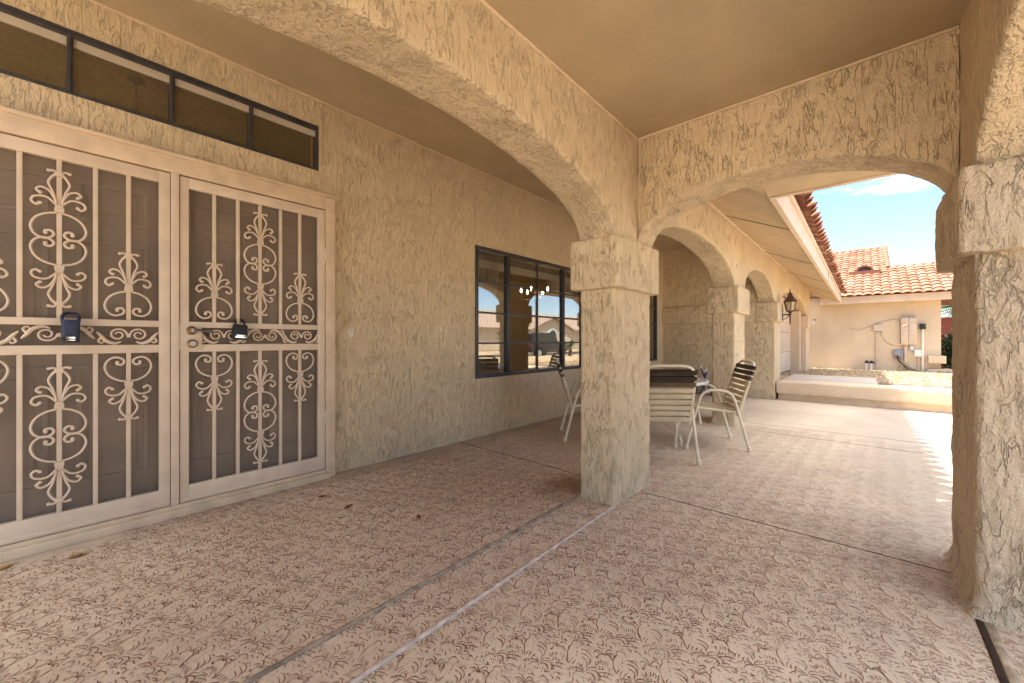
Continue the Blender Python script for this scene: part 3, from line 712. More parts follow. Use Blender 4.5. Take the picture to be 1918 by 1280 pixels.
window(*W1,HW,'dark framed picture window with muntins beside the middle pillar, reflecting the street',[3.464,4.609],4)
window(*W2,HW,'dark framed window at the porch end, mostly hidden by the middle pillar',[7.15],4)
window(*TR,HW+.01,'long dark framed transom window above the security doors',[-.41,.01,.425,.84],0,'glass_t',.02,.012,.04)
M['reveal']=simple('white_window_reveal',(.50,.42,.32),.7,.2,0,.04,5)
for o_ in list(C.objects):
    if o_.get('label','').startswith('long dark framed transom'): MB().box(-.81,HW+.012,2.622,1.268,HW+.026,2.668).build('reveal_stand_in',M['reveal'],o_,smooth=0)  # added strip before the glass, standing in for the bright inner reveal
# rooms behind the glass
def room(x0,x1,y0,y1,z0,z1,nm):
    mb=MB(); mb.box(x0,y0,z0-.05,x1,y1,z0); tag(mb.build(nm+'_floor',M['room'],smooth=0),kind='structure')
    mb=MB(); mb.box(x0,y0,z1,x1,y1,z1+.05); tag(mb.build(nm+'_ceiling',M['roomceil'],smooth=0),kind='structure')
    mb=MB(); mb.box(x0-.05,y0,z0,x0,y1,z1); mb.box(x1,y0,z0,x1+.05,y1,z1); mb.box(x0-.05,y1,z0,x1+.05,y1+.05,z1); tag(mb.build(nm+'_wall',M['room'],smooth=0),kind='structure')
room(2.3,8.2,3.31,6.6,-.02,2.55,'dining_room'); room(-2.6,2.2,3.31,6.2,-.02,3.12,'foyer')
def curtain(pts,z0,z1,y,label,mat,name='curtain'):
    # pts: (z, xl, xr) rows, top to bottom
    mb=MB(); n=64; rows=[]
    for z,xl,xr in pts:
        rows.append([(xl+(xr-xl)*i/n, y+.022*math.sin(i/n*2*PI*7+.4*math.sin(z*3)), z) for i in range(n+1)])
    vs=[p for r in rows for p in r]+[(x,yy+.006,z) for r in rows for x,yy,z in r]; N=n+1; H=len(rows)*N
    fs=[]
    for j in range(len(rows)-1):
        for i in range(n): fs.append((j*N+i,j*N+i+1,(j+1)*N+i+1,(j+1)*N+i)); fs.append((H+(j+1)*N+i,H+(j+1)*N+i+1,H+j*N+i+1,H+j*N+i))
    mb.add(vs,fs); tag(mb.build(name,mat,smooth=60,origin=(pts[0][1],y,z0)),label,'curtain',kind='thing')
curtain([(2.0,2.96,3.56),(1.7,2.96,3.50),(1.4,2.96,3.42),(1.15,2.96,3.32),(.95,2.96,3.22),(.7,2.96,3.26),(.05,2.96,3.3)],0,2,3.37,'pale curtain gathered towards the door side of the picture window',M['curtain'])
curtain([(2.0,4.55,5.14),(1.7,4.64,5.16),(1.4,4.72,5.18),(1.15,4.84,5.2),(.95,4.94,5.22),(.7,4.9,5.2),(.05,4.9,5.2)],0,2,3.37,'pale curtain gathered on the pillar side of the picture window',M['curtain'])
e=empty('window_blind',(4.0,3.33,2.0),'raised white blind with grey headrail at the top of the picture window','blind')
MB().box(2.96,3.315,2.0,5.12,3.35,2.07).build('headrail',M['grey'],e,bevel=.004)
MB().box(2.96,3.318,1.90,5.12,3.352,1.995).build('slat_stack',M['white'],e,bevel=.006)
e=empty('chandelier',(6.4,5.0,2.5),'lit brass candle chandelier hanging inside behind the picture window','chandelier')
mb=MB(); mb.tube([(6.4,5,2.55),(6.4,5,2.05)],.006); mb.lathe([(.01,.14),(.035,.1),(.05,.03),(.025,-.03),(.012,-.08)],(6.4,5,1.98)); mb.build('stem',M['brass'],e)
for k in range(6):
    a=k*PI/3+.3; c,s_=math.cos(a),math.sin(a)
    m=MB(); m.tube(cr([(6.4+.03*c,5+.03*s_,1.95),(6.4+.15*c,5+.15*s_,1.88),(6.4+.3*c,5+.3*s_,1.90),(6.4+.33*c,5+.33*s_,1.96)],6),.008); m.lathe([(.03,0),(.035,.01),(.012,.02),(.012,.07)],(6.4+.33*c,5+.33*s_,1.96),10); ar=m.build('arm',M['brass'],e)
    m=MB(); m.lathe([(.006,0),(.017,.02),(.014,.05),(.003,.085)],(6.4+.33*c,5+.33*s_,2.03),8); m.build('bulb',M['bulb'],ar)
e=empty('foyer_pendant',(.363,4.3,3.12),'dark ceiling canopy and chain of a hanging light seen through the transom','pendant light')
MB().lathe([(.06,0),(.055,-.015),(.02,-.03),(.008,-.05)],(.363,4.3,3.118),16).build('canopy',M['bronze'],e)
m=MB()
for k in range(15):
    z=3.05-.038*k; a=(k%2)*PI/2; d=(math.cos(a)*.009,math.sin(a)*.009)
    m.tube([(.363+d[0]*math.cos(t),4.3+d[1]*math.cos(t),z+.024*math.sin(t)) for t in [i*2*PI/10 for i in range(10)]],.0028,5,closed=True)
m.build('chain',M['bronze'],e)
MB().lathe([(.01,.1),(.12,0),(.15,-.25),(.05,-.35)],(.363,4.3,2.40),12).build('lamp_shade',M['amber'],e)

# ------------------------------------------------------------------ entry doors, frame, security doors
e=empty('door_frame',(.43,3.14,0),'cream painted wood frame and sill round the double security doors','door frame')
fy=3.085
mb=MB(); mb.box(1.320,fy,.0,1.392,HW+.06,2.155); mb.build('jamb',M['trim'],e,bevel=.004)
mb=MB(); mb.box(-.53,fy,.0,-.462,HW+.06,2.155); mb.build('jamb',M['trim'],e,bevel=.004)
mb=MB(); mb.box(-.462,fy+.001,2.062,1.32,HW+.06,2.157); mb.box(-.54,fy-.012,2.157,1.40,HW+.02,2.178); mb.build('head',M['trim'],e,bevel=.004)
mb=MB(); mb.box(.411,fy-.004,.07,.449,HW+.06,2.062); mb.build('mullion',M['door_cream'],e,bevel=.003)
mb=MB(); mb.box(-.53,3.055,0,1.345,3.35,.045); mb.box(-.462,fy-.006,.045,1.32,HW+.1,.068); mb.build('sill',M['trim'],e,bevel=.005)
def entry_door(x0,x1,hx,label):
    e=empty('entry_door',((x0+x1)/2,3.24,.07),label,'door'); y=3.235
    m=MB(); m.box(x0,y,.07,x1,y+.045,2.06); m.build('slab',M['entry'],e,bevel=.003)
    w=(x1-x0); 
    for cx in(x0+w*.28,x0+w*.72):
        for za,zb in((.27,.92),(1.08,1.62),(1.72,1.94)):
            m=MB(); m.box(cx-w*.165,y-.02,za,cx+w*.165,y,za+.022); m.box(cx-w*.165,y-.02,zb-.022,cx+w*.165,y,zb); m.box(cx-w*.165,y-.02,za+.022,cx-w*.165+.022,y,zb-.022); m.box(cx+w*.165-.022,y-.02,za+.022,cx+w*.165,y,zb-.022)
            m.box(cx-w*.11,y-.014,za+.06,cx+w*.11,y,zb-.06); m.build('raised_panel',M['entry'],e,bevel=.005)
    m=MB(); m.lathe([(.03,0),(.028,-.01),(.012,-.015),(.012,-.04),(.028,-.05),(.03,-.065),(.018,-.08)],(hx,y,.97),14,axis='y'); m.build('knob',M['brass'],e)
    return e
entry_door(.43,1.318,.49,'taupe panelled entry door behind the security door with the black lockbox')
entry_door(-.46,.427,.37,'taupe panelled entry door behind the security door with the blue lockbox')

DY=3.09   # front of the security doors
finial=[([(.010,.182),(.022,.24),(.036,.281),(.026,.312),(.008,.335)],.005),([(.008,.333),(.018,.347),(.036,.344)],.005),
        ([(.010,.175),(.042,.207),(.080,.203),(.092,.18),(.078,.164),(.064,.173)],.005),([(.016,.209),(.034,.242),(.061,.254),(.076,.238),(.064,.226)],.005)]
cscroll=([(.012,.134),(.045,.124),(.078,.098),(.094,.055),(.084,.018),(.058,-.001),(.030,.005),(.018,.022),(.028,.040),(.046,.036),(.046,.026)],.0053)
def scroll_mesh(tall):
    m=MB()
    for (sgn) in((1,-1) if tall else (1,)):
        for sx in(1,-1):
            for pts,r in finial+[cscroll]:
                q=cr([(p[0]*sx,0,p[1]*sgn) for p in pts],5); n=len(q)
                rs=[r*(1+.35*(i/(n-1))**3) for i in range(n)]
                m.tube(q,rs,7)
                p=q[-1]; m.lathe([(.001,-.007),(r*1.5,-.004),(r*1.5,.004),(.001,.007)],(p.x,0,p.z),8,axis='y')
        for zc,hw_,hh in((.148,.017,.011),(.164,.014,.007),(.331,.012,.010)):
            m.box(-hw_,-.011,sgn*zc-hh,hw_,.011,sgn*zc+hh)
    return m
def band_mesh(x0,x1):
    m=MB(); zc=1.085; n=3; W=(x1-x0)/n
    def spiral(cx,cz,dirx,r0=.034,turn=1.5,start=0.):
        return [(cx+dirx*(r0*(1-.72*t))*math.cos(start+2*PI*turn*t), 0, cz+(r0*(1-.72*t))*math.sin(start+2*PI*turn*t)) for t in [i/34 for i in range(35)]]
    for k in range(n):
        c=x0+W*(k+.5); s=1 if k%2==0 else -1
        for d in(1,-1):
            sp=spiral(c+d*.042,zc+.004*s,-d,.036,1.45,0.)
            if s<0: sp=[(x,y,2*zc-z) for x,y,z in sp]
            m.tube(sp,[.0055-.0012*i/34 for i in range(35)],6)
            tail=cr([(c+d*.03,0,zc-s*.034),(c+d*.055,0,zc-s*.044),(c+d*.088,0,zc-s*.03),(c+d*.108,0,zc-s*.002),(c+d*(W/2-.004),0,zc+s*.018)],6); L=len(tail)
            m.tube(tail,[.004+.006*math.sin(PI*i/(L-1)) for i in range(L)],6)
            lf=cr([(c+d*.104,0,zc-s*.006),(c+d*.118,0,zc-s*.03),(c+d*.106,0,zc-s*.042),(c+d*.098,0,zc-s*.034)],5); L=len(lf); m.tube(lf,[.0065-.003*i/(L-1) for i in range(L)],6)
        m.box(c-.008,-.006,zc-.010,c+.008,.006,zc+.010)
    m.v=[(x,y+0,z) for x,y,z in m.v]; return m
SC_T=scroll_mesh(True); SC_S=scroll_mesh(False)
def place(mb,x,y,z,fz=1,sx=1):
    q=MB(); q.f=list(mb.f); q.m=list(mb.m); q.v=[(p[0]*sx+x,p[1]+y,p[2]*fz+z) for p in mb.v]; return q
def security_door(x0,x1,label,lock):
    e=empty('security_door',((x0+x1)/2,DY,.07),label,'security door'); y0,y1=DY,DY+.032; ym=DY+.016
    s=.043; zt,zb=2.052,.072; o0,o1=x0+s,x1-s-.005
    m=MB(); m.box(x0,y0,zb,o0,y1,zt); m.box(o1,y0,zb,x1,y1,zt); m.box(o0,y0,1.988,o1,y1,zt); m.box(o0,y0,zb,o1,y1,.172); m.box(o0,y0+.003,1.136,o1,y1-.003,1.172); m.box(o0,y0+.003,.986,o1,y1-.003,1.032)
    m.box(x0+.004,y0-.004,zb+.006,x1-.004,y0,.098)
    m.build('frame',M['door_cream'],e,bevel=.003)
    m=MB(); m.box(o0-.004,y1+.006,.168,o1+.004,y1+.009,1.992); m.build('mesh_screen',M['screen'],e,smooth=0)
    w=(o1-o0)/6; bx=[o0+w*(k+1) for k in range(5)]
    for k,x in enumerate(bx):
        m=MB(); m.box(x-.0095,ym-.0095,1.172,x+.0095,ym+.0095,1.988); m.box(x-.0095,ym-.0095,.172,x+.0095,ym+.0095,.986); m.build('bar',M['door_cream'],e,bevel=.002)
    ys=ym-.013
    place(SC_T,bx[2],ys,1.578).build('scroll',M['door_cream'],e); place(SC_T,bx[2],ys,.570).build('scroll',M['door_cream'],e)
    for x in(bx[0],bx[4]):
        place(SC_S,x,ys,1.197).build('scroll',M['door_cream'],e); place(SC_S,x,ys,.962,-1).build('scroll',M['door_cream'],e)
    bm_=band_mesh(o0+(.062 if lock else .0),o1); bm_.v=[(x,y+ym-.003,z) for x,y,z in bm_.v]; bm_.build('scroll_band',M['door_cream'],e)
    if lock:
        m=MB(); m.box(x0-.02,y0-.004,.998,o0+.062,y0+.002,1.150); lp=m.build('lock_plate',M['door_cream'],e,bevel=.002)
        m=MB(); m.lathe([(.027,0),(.027,-.006),(.020,-.010)],(.508,y0-.004,1.118),20,axis='y'); m.build('rose',M['brass'],lp)
        m=MB(); m.lathe([(.014,0),(.014,-.03),(.011,-.045)],(.508,y0-.012,1.118),14,axis='y'); m.tube(cr([(.508,y0-.05,1.118),(.54,y0-.055,1.119),(.585,y0-.05,1.113),(.61,y0-.046,1.108)],6),[.008]*7+[.007]*12,8); m.build('lever',M['nickel'],lp)
        m=MB(); m.lathe([(.027,0),(.026,-.010),(.018,-.014),(.018,-.020),(.006,-.021),(.005,-.017)],(.512,y0-.004,1.037),20,axis='y'); db=m.build('deadbolt',M['brass'],lp); m=MB(); m.lathe([(.016,0),(.015,-.002),(.005,-.0022)],(.512,y0-.0235,1.037),16,axis='y'); m.build('keyway',M['nickel'],db)
        for z in(1.71,.47):
            m=MB(); m.tube([(x1+.006,y0-.006,z-.05),(x1+.006,y0-.006,z+.05)],.007,10); m.box(x1-.03,y0-.004,z-.075,x1-.001,y0+.0,z+.075); m.box(x1+.012,y0-.009,z-.07,x1+.032,y0-.003,z+.07); m.build('hinge',M['door_cream'],e,bevel=.0015)
    return e
security_door(.453,1.314,'cream wrought iron security door with lever handle and black lockbox',True)
security_door(-.456,.407,'cream wrought iron security door carrying the blue lockbox, cut by the frame edge',False)
# lockboxes
e=empty('lockbox',(.012,3.03,1.04),'navy blue realtor lockbox hung on a bar of the security door','lockbox','lockboxes on the security doors')
m=MB(); pr=[]
for k in range(24):
    a=2*PI*k/24; pr.append((.012+.033*(abs(math.cos(a))**.6)*math.copysign(1,math.cos(a)),3.045+.024*(abs(math.sin(a))**.6)*math.copysign(1,math.sin(a))))
m.prism(pr,1.045,1.165,'z'); m.build('body',M['navy'],e,bevel=.006)
m=MB(); m.tube(cr([(-.016,3.055,1.15),(-.017,3.062,1.178),(-.010,3.10,1.194),(.001,3.118,1.2),(.012,3.121,1.201),(.023,3.118,1.2),(.034,3.10,1.194),(.041,3.062,1.178),(.040,3.055,1.15)],6),.007,10); m.build('shackle',M['navy'],e)
m=MB(); m.lathe([(.001,-.0035),(.0305,-.0035),(.0305,0),(.001,0)],(0,0,0),24,axis='y'); m.v=[(.012+x*1.0,3.0185+y,1.066+z*.5) for x,y,z in m.v]; kd=m.build('key_door',M['black'],e)
m=MB(); m.box(-.004,3.011,1.066,.028,3.0148,1.077); m.box(-.004,3.011,1.056,.028,3.0148,1.062); m.build('key_slot',M['chrome'],kd,bevel=.001)
m=MB(); m.box(.006,3.0195,1.148,.018,3.022,1.154); m.build('bolt_hole',M['black'],e)
e=empty('lockbox',(.757,3.05,1.06),'black lockbox with silver lower edge hung on a bar of the security door','lockbox','lockboxes on the security doors')
def tilt(p): 
    a=math.radians(5); x,y,z=p[0]-.757,p[1],p[2]-1.185; return (.757+x*math.cos(a)-z*math.sin(a)*-1,y,1.185+z*math.cos(a)-x*math.sin(a)*1)
m=MB(); m.prism([(.72,1.16),(.794,1.16),(.802,1.07),(.795,1.062),(.722,1.062),(.714,1.07)],3.035,3.075,'y'); m.v=[tilt(p) for p in m.v]; m.build('body',M['black'],e,bevel=.004)
m=MB(); m.tube(cr([(.731,3.058,1.15),(.731,3.064,1.178),(.736,3.10,1.192),(.746,3.119,1.197),(.755,3.121,1.198),(.764,3.119,1.197),(.774,3.10,1.192),(.779,3.064,1.178),(.779,3.058,1.15)],6),.0058,10); m.build('shackle',M['black'],e)
m=MB(); m.box(.730,3.030,1.072,.797,3.0345,1.085); m.box(.737,3.031,1.0855,.79,3.0345,1.094); m.v=[tilt(p) for p in m.v]; m.build('key_tray',M['chrome'],e,bevel=.0015)
e=empty('doorbell',(1.545,3.14,1.12),'small pale doorbell button plate on the stucco beside the door','doorbell')
MB().box(1.528,3.128,1.085,1.562,3.143,1.153).build('plate',M['white'],e,bevel=.004)
MB().lathe([(.008,0),(.008,-.004),(.005,-.006)],(1.545,3.128,1.108),12,axis='y').build('button',M['trim'],e)
MB().box(1.538,3.125,1.125,1.552,3.128,1.142).build('lens',M['grey'],e)

# ------------------------------------------------------------------ dry leaves
def leaf(x,y,s,rot,label,mat):
    m=MB(); vs=[];fs=[]; n=7
    for i in range(n):
        t=i/(n-1); w=.42*math.sin(PI*(t**.8))*s+.0006; cx=(t-.5)*2*s; z=.004+.35*s*(t-.4)**2+.012*random.random()*s*10*.1
        for k in(-1,0,1): vs.append((cx,k*w,z+(abs(k)*.35*w)))
    fs=[(i*3+k,i*3+k+1,(i+1)*3+k+1,(i+1)*3+k) for i in range(n-1) for k in range(2)]
    b=[(p[0],p[1],p[2]-.0008) for p in vs]; N=len(vs); m.add(vs+b,fs+[tuple(N+i for i in reversed(f)) for f in fs]); m.tube([(s,0,.004+.35*s*.36),(s*1.5,.1*s,.004)],.0009,5)
    o=m.build('dry_leaf',mat,smooth=60,recalc=False); o.location=(x,y,.001); o.rotation_euler=(0,0,rot); tag(o,label,'leaf','dry leaves on the porch floor','thing')
leaf(.033,2.874,.036,.2,'yellow dry leaf on the floor under the blue lockbox door',M['leafdry'])
leaf(-.19,2.98,.032,.9,'yellow dry leaf by the sill at the left frame edge',M['leafdry'])
leaf(1.144,2.72,.03,-.5,'small brown leaf on the floor nearest the door corner',M['leafdark'])
leaf(1.183,2.434,.036,.35,'curled brown leaf lying between the other two brown leaves',M['leafdark'])
leaf(1.392,1.984,.03,1.1,'dark brown leaf closest to the wooden floor joint',M['leafdark'])

# ------------------------------------------------------------------ patio set
def make_chair():
    e=empty('patio_chair',(0,0,0),'cream strap patio chair','chair','strap chairs round the patio table'); r=.0125
    # faces +Y; seat and back frame
    def bk(z): # back plane
        return -.205-.155*(z-.36)/.48
    m=MB(); hw_=.225
    m.tube(cr([(-hw_,bk(.33),.33),(-hw_,bk(.5),.5),(-hw_,bk(.74),.74),(-hw_+.02,bk(.80),.80),(-hw_+.08,bk(.84),.84),(0,bk(.845),.845),(hw_-.08,bk(.84),.84),(hw_-.02,bk(.80),.80),(hw_,bk(.74),.74),(hw_,bk(.5),.5),(hw_,bk(.33),.33)],7),r,9); m.build('back_frame',M['chair'],e)
    m=MB(); m.tube(cr([(-hw_,-.20,.365),(-hw_,.0,.385),(-hw_,.18,.405),(-hw_+.03,.225,.408),(-hw_+.09,.24,.408),(hw_-.09,.24,.408),(hw_-.03,.225,.408),(hw_,.18,.405),(hw_,.0,.385),(hw_,-.2,.365)],7),r,9); m.tube([(-.25,-.19,.36),(.25,-.19,.36)],r*.9,9); m.tube(cr([(-.262,.14,.25),(-.22,.16,.39),(0,.17,.385),(.22,.16,.39),(.262,.14,.25)],6),r*.8,8); m.build('seat_frame',M['chair'],e)
    for s in(-1,1):
        x=.262*s
        m=MB(); P=cr([(x*1.03,.27,.02),(x,.215,.25),(x*.99,.155,.47),(x*.99,.115,.545),(x*.99,.05,.575),(x*.99,-.06,.572),(x*.99,-.125,.545),(x*.99,-.165,.47),(x*1.0,-.225,.25),(x*1.03,-.285,.02)],7); m.tube(P,.0135,9); a=m.build('side_frame',M['chair'],e)
        for q in((x*1.03,.271,0),(x*1.03,-.286,0)):
            c=MB(); c.lathe([(.017,0),(.019,.004),(.019,.04),(.0165,.046)],q,12); c.build('foot_cap',M['chair'],a)
        for ya,yb,za,zb in((-.19,-.2,.38,.372),(.17,.18,.40,.405)):
            m=MB(); m.tube([(x,ya,za),(.225*s,yb,zb)],.008,7); m.build('bracket',M['chair'],e)
    up=Vector((0,-.155,.48)).normalized(); nrm=Vector((0,-.48,-.155)).normalized()
    for k in range(9):
        z=.79-.051*k; c=Vector((0,bk(z),z)); mt=M['strap_d'] if k<2 else (M['strap_m'] if k==2 else M['strap_l'])
        m=MB()
        for sgn in(-1,1): m.obox(c+nrm*sgn*.0145,(hw_+.004,0,0),up*.0195,nrm*.0012)
        for sx in(-1,1): m.tube([(sx*hw_,(c-up*.0195).y,(c-up*.0195).z),(sx*hw_,(c+up*.0195).y,(c+up*.0195).z)],.0158,9)
        m.build('back_strap',mt,e,smooth=40)
    for k in range(8):
        x=-.185+.0528*k; m=MB(); d=Vector((0,.44,.043)).normalized(); n2=Vector((0,-.043,.44)).normalized(); c=Vector((x,.02,.3865))
        for sgn in(-1,1): m.obox(c+n2*sgn*.0145,(.0215,0,0),d*.22,n2*.0012)
        m.tube([(x-.0215,.24,.408),(x+.0215,.24,.408)],.0158,9); m.tube([(x-.0215,-.19,.36),(x+.0215,-.19,.36)],.0155,9)
        m.build('seat_strap',M['strap_l'],e,smooth=40)
    return e
ch0=make_chair()
def put(o,x,y,ang,label): o.location=(x,y,0); o.rotation_euler=(0,0,ang); o['label']=label
def ang(dx,dy): return math.atan2(dy,dx)-PI/2
put(ch0,4.37,1.19,ang(-.50,.86),'cream strap chair standing in front of the second pillar, fully in view')
c=copy_tree(ch0); put(c,3.60,1.43,ang(.79,.62),'cream strap chair whose back shows beside the middle pillar')
c=copy_tree(ch0); put(c,3.84,2.27,ang(.62,-.78),'cream strap chair seen edge on between window and middle pillar')
c=copy_tree(ch0); put(c,4.95,2.42,ang(-.79,-.62),'cream strap chair on the far side of the table, only its top corner showing')
e=empty('patio_table',(4.3,1.75,0),'round white rimmed patio table half hidden behind the chairs','table')
m=MB(); m.lathe([(.545,.605),(.562,.61),(.565,.622),(.562,.634),(.545,.636),(.54,.625)],(4.3,1.75,0),48); m.build('rim',M['white'],e)
m=MB(); m.lathe([(.001,.616),(.543,.616),(.543,.626),(.001,.626)],(4.3,1.75,0),48); m.build('tabletop',M['tabletop'],e)
for k in range(4):
    a=math.atan2(-.42,-.3)+k*PI/2; c_,s_=math.cos(a),math.sin(a)
    m=MB(); m.tube(cr([(4.3+.42*c_,1.75+.42*s_,.605),(4.3+.2*c_,1.75+.2*s_,.42),(4.3+.04*c_,1.75+.04*s_,.28),(4.3+.2*c_,1.75+.2*s_,.20),(4.3+.42*c_,1.75+.42*s_,.135),(4.3+.495*c_,1.75+.495*s_,.085),(4.3+.51*c_,1.75+.51*s_,.01)],7),.0125,9); m.build('leg',M['chair'],e)
# folded navy camp chair
e=empty('folded_camp_chair',(7.95,2.25,0),'folded navy camp chair with pale tips leaning by the wing wall','camping chair')
P=lambda y,z,x=7.95:(x,y,z)
m=MB()
m.tube([P(2.10,.02),P(2.30,.52)],.013,8); m.tube([P(2.32,.02,7.98),P(2.20,.47,7.98)],.013,8); m.tube([P(2.24,.03,7.92),P(2.22,.45,7.92)],.012,8); m.tube([P(2.52,.02),P(2.30,.30)],.012,8); m.tube([P(2.08,.03,8.0),P(2.5,.05,8.0)],.01,8); m.build('tube_frame',simple('navy_tube',(.03,.04,.12),.45,.4,0,.1,20),e)
m=MB()
for y,z in((2.30,.52),(2.20,.47),(2.22,.45)): m.lathe([(.014,0),(.012,.04),(.004,.07)],(7.95,y,z),8)
m.build('tip',M['white'],e)
m=MB(); m.lathe([(.06,.03),(.08,.1),(.07,.25),(.05,.34)],(7.95,2.44,0),10); m.v=[(7.95+(x-7.95)*.6,y+.03*math.sin(z*30),z) for x,y,z in m.v]; m.build('seat_cloth',simple('navy_cloth',(.015,.018,.045),.85,.2,0,.2,20),e)

# ------------------------------------------------------------------ wall lantern
e=empty('wall_lantern',(8.72,1.0,1.3),'weathered copper carriage lantern on a scrolled bracket beside the far arch','lantern')
LX,LY=8.72,1.0
m=MB(); m.lathe([(.004,.69),(.010,.665),(.006,.65),(.014,.635),(.012,.62),(.046,.59),(.05,.582),(.03,.578),(.034,.566),(.10,.475),(.118,.452),(.112,.445),(.09,.445)],(LX,LY,1.30),6,rot=.3); m.build('cap',M['copper'],e,smooth=30)
m=MB(); m.lathe([(.088,.445),(.058,.285)],(LX,LY,1.30),6,rot=.3); m.build('glass',M['amber'],e,smooth=0)
m=MB()
for k in range(6):
    a=.3+k*PI/3; m.tube([(LX+.093*math.cos(a),LY+.093*math.sin(a),1.745),(LX+.061*math.cos(a),LY+.061*math.sin(a),1.58)],.006,6)
m.lathe([(.062,.292),(.066,.285),(.06,.275),(.03,.26),(.02,.235),(.024,.215),(.014,.2)],(LX,LY,1.30),6,rot=.3); m.build('cage',M['copper'],e,smooth=30)
m=MB(); m.lathe([(.012,.2),(.016,.18),(.011,.05),(.003,.03)],(LX,LY,1.30),10); m.tube([(LX,LY,1.52),(8.75,1.13,1.52)],.012,8); m.tube(cr([(LX,LY+.02,1.51),(8.73,1.05,1.46),(8.74,1.10,1.44),(8.75,1.12,1.47),(8.745,1.10,1.49)],6),.007,7); m.box(8.70,1.115,1.41,8.79,1.131,1.63); m.build('bracket',M['copper'],e,smooth=40)
e=empty('wall_sensor',(14.4,1.1,1.5),'small pale fixture on the farthest pillar capital','sensor')
MB().box(14.25,1.07,1.49,14.33,1.128,1.62).build('housing',M['white'],e,bevel=.008); MB().lathe([(.02,0),(.025,-.03),(.01,-.05)],(14.29,1.07,1.64),10,axis='y').build('head',M['grey'],e)

# ------------------------------------------------------------------ neighbour's house
NX=16.1
e=empty('neighbour_house',(18.5,2,.1),'neighbouring tan stucco house with clay tile roof and bare side wall','house')
mb=MB(); mb.box(NX,-1.6,0,NX+6,1.0,2.33); mb.box(NX+.01,1.0,0,NX+6,7,2.62); mb.build('wall',M['nwall'],e,smooth=0)
mb=MB(); mb.box(15.66,-2.35,2.15,15.72,.98,2.33); mb.box(15.64,-2.36,2.33,15.74,.99,2.36); mb.build('fascia',M['fascia'],e,smooth=0,bevel=.005)
mb=MB(); mb.box(15.72,-2.3,2.3,NX,.96,2.32); mb.build('soffit',M['soffit'],e,smooth=0)
mb=MB(); mb.box(15.66,.98,2.15,NX+.3,1.02,2.5); mb.build('rake_board',M['fascia'],e,smooth=0)
mb=MB(); mb.prism([(15.66,2.34),(18.2,2.34+.42*2.54),(20.8,2.3)],-2.4,.98,'y'); mb.prism([(16.05,2.42),(20.9,2.34+.42*5.2),(25.7,2.4)],-.62,9,'y'); rf=mb.build('roof',M['tile'],e,smooth=0)
tile_field((15.56,-2.45,2.345),(0,1,0),(1,0,.42),17,10,pitch=.205,course=.285,hh=.055,name='tile_course',parent=rf)
tile_field((15.56,-.62,2.345),(0,1,0),(1,0,.42),46,20,pitch=.205,course=.285,hh=.055,name='tile_course',parent=rf,vf=lambda u,v: v>2.83)
tile_field((15.95,1.0,2.52),(0,1,0),(1,0,.42),30,8,pitch=.205,course=.285,hh=.055,name='tile_course',parent=rf)
m=MB()
for k in range(16): m.tube([(18.25,-2.4+.125*k*1.05,3.45+.01*(k%2)),(18.25,-2.4+.125*k*1.05+.14,3.46+.01*(k%2))],.075,8)
for k in range(24): m.tube([(20.92,-.6+.4*k,4.58),(20.92,-.6+.4*k+.43,4.59)],.085,8)
for k in range(9): m.tube([(18.15+.31*k,-.6,3.46+.13*k),(18.15+.31*k+.34,-.6,3.46+.13*k+.155)],.07,8)
m.build('ridge_tile',M['tile'],rf,smooth=50)
m=MB(); m.prism([(.24*math.cos(a),.24*math.sin(a)) for a in [PI*i/10 for i in range(11)]]+[(.19*math.cos(a),.19*math.sin(a)) for a in [PI*(10-i)/10 for i in range(11)]],0,.5,'x'); m.v=[(17.75+x,y-.02,3.33+z) for x,y,z in m.v]; vt=m.build('roof_vent',M['tile'],rf)
m=MB(); m.prism([(.19*math.cos(a),.19*math.sin(a)) for a in [PI*i/10 for i in range(11)]],.12,.5,'x'); m.v=[(17.75+x,y-.02,3.33+z) for x,y,z in m.v]; m.build('vent_opening',M['bronze'],vt)
m=MB(); m.box(17.52,-.42,3.2,17.72,.38,3.35); m.build('vent_apron',M['tile'],vt)
mb=MB(); mb.box(NX-.2,-1.68,.41,NX-.002,-1.34,.615); mb.box(NX,-1.68,.41,NX+.6,-1.602,.615); mb.build('stucco_ledge',M['nwall'],e,smooth=0,bevel=.012)
X1=NX-.001
e=empty('utility_cabinet',(NX,-.96,1.3),'tall tan double utility cabinet with round orange sticker on the neighbour wall','utility box')
MB().box(NX-.13,-.955,.925,X1,-.80,1.70).build('meter_door',M['boxtan'],e,bevel=.006); MB().box(NX-.12,-1.125,.925,X1,-.962,1.70).build('panel_door',M['boxtan'],e,bevel=.006)
MB().box(NX-.135,-1.10,1.702,X1,-.80,1.715).build('top_cap',M['grey'],e)
m=MB(); m.lathe([(.068,0),(.068,-.003)],(NX-.13,-.878,1.50),24,axis='x'); st_=m.build('sticker',M['white'],e)
m=MB(); pr=[(-.878+.062*math.cos(a),1.50+.062*math.sin(a)) for a in [PI*.95*i/12-.6 for i in range(13)]]+[(-.878+.04*math.cos(a),1.49+.035*math.sin(a)) for a in [PI*.95*i/12-.6 for i in range(12,-1,-1)]]
m.prism(pr,NX-.1365,NX-.1335,'x'); m.build('orange_arc',M['orange'],st_,smooth=0)
m=MB(); pr=[(-.878+.066*math.cos(a),1.50+.066*math.sin(a)) for a in [PI+PI*.6*i/8 for i in range(9)]]+[(-.878+.05*math.cos(a),1.505+.05*math.sin(a)) for a in [PI+PI*.6*i/8 for i in range(8,-1,-1)]]
m.prism(pr,NX-.1365,NX-.1335,'x'); m.build('orange_arc',M['orange'],st_,smooth=0)
m=MB(); m.box(NX-.1362,-.90,1.418,NX-.1334,-.86,1.43); m.build('green_mark',M['green'],st_,smooth=0)
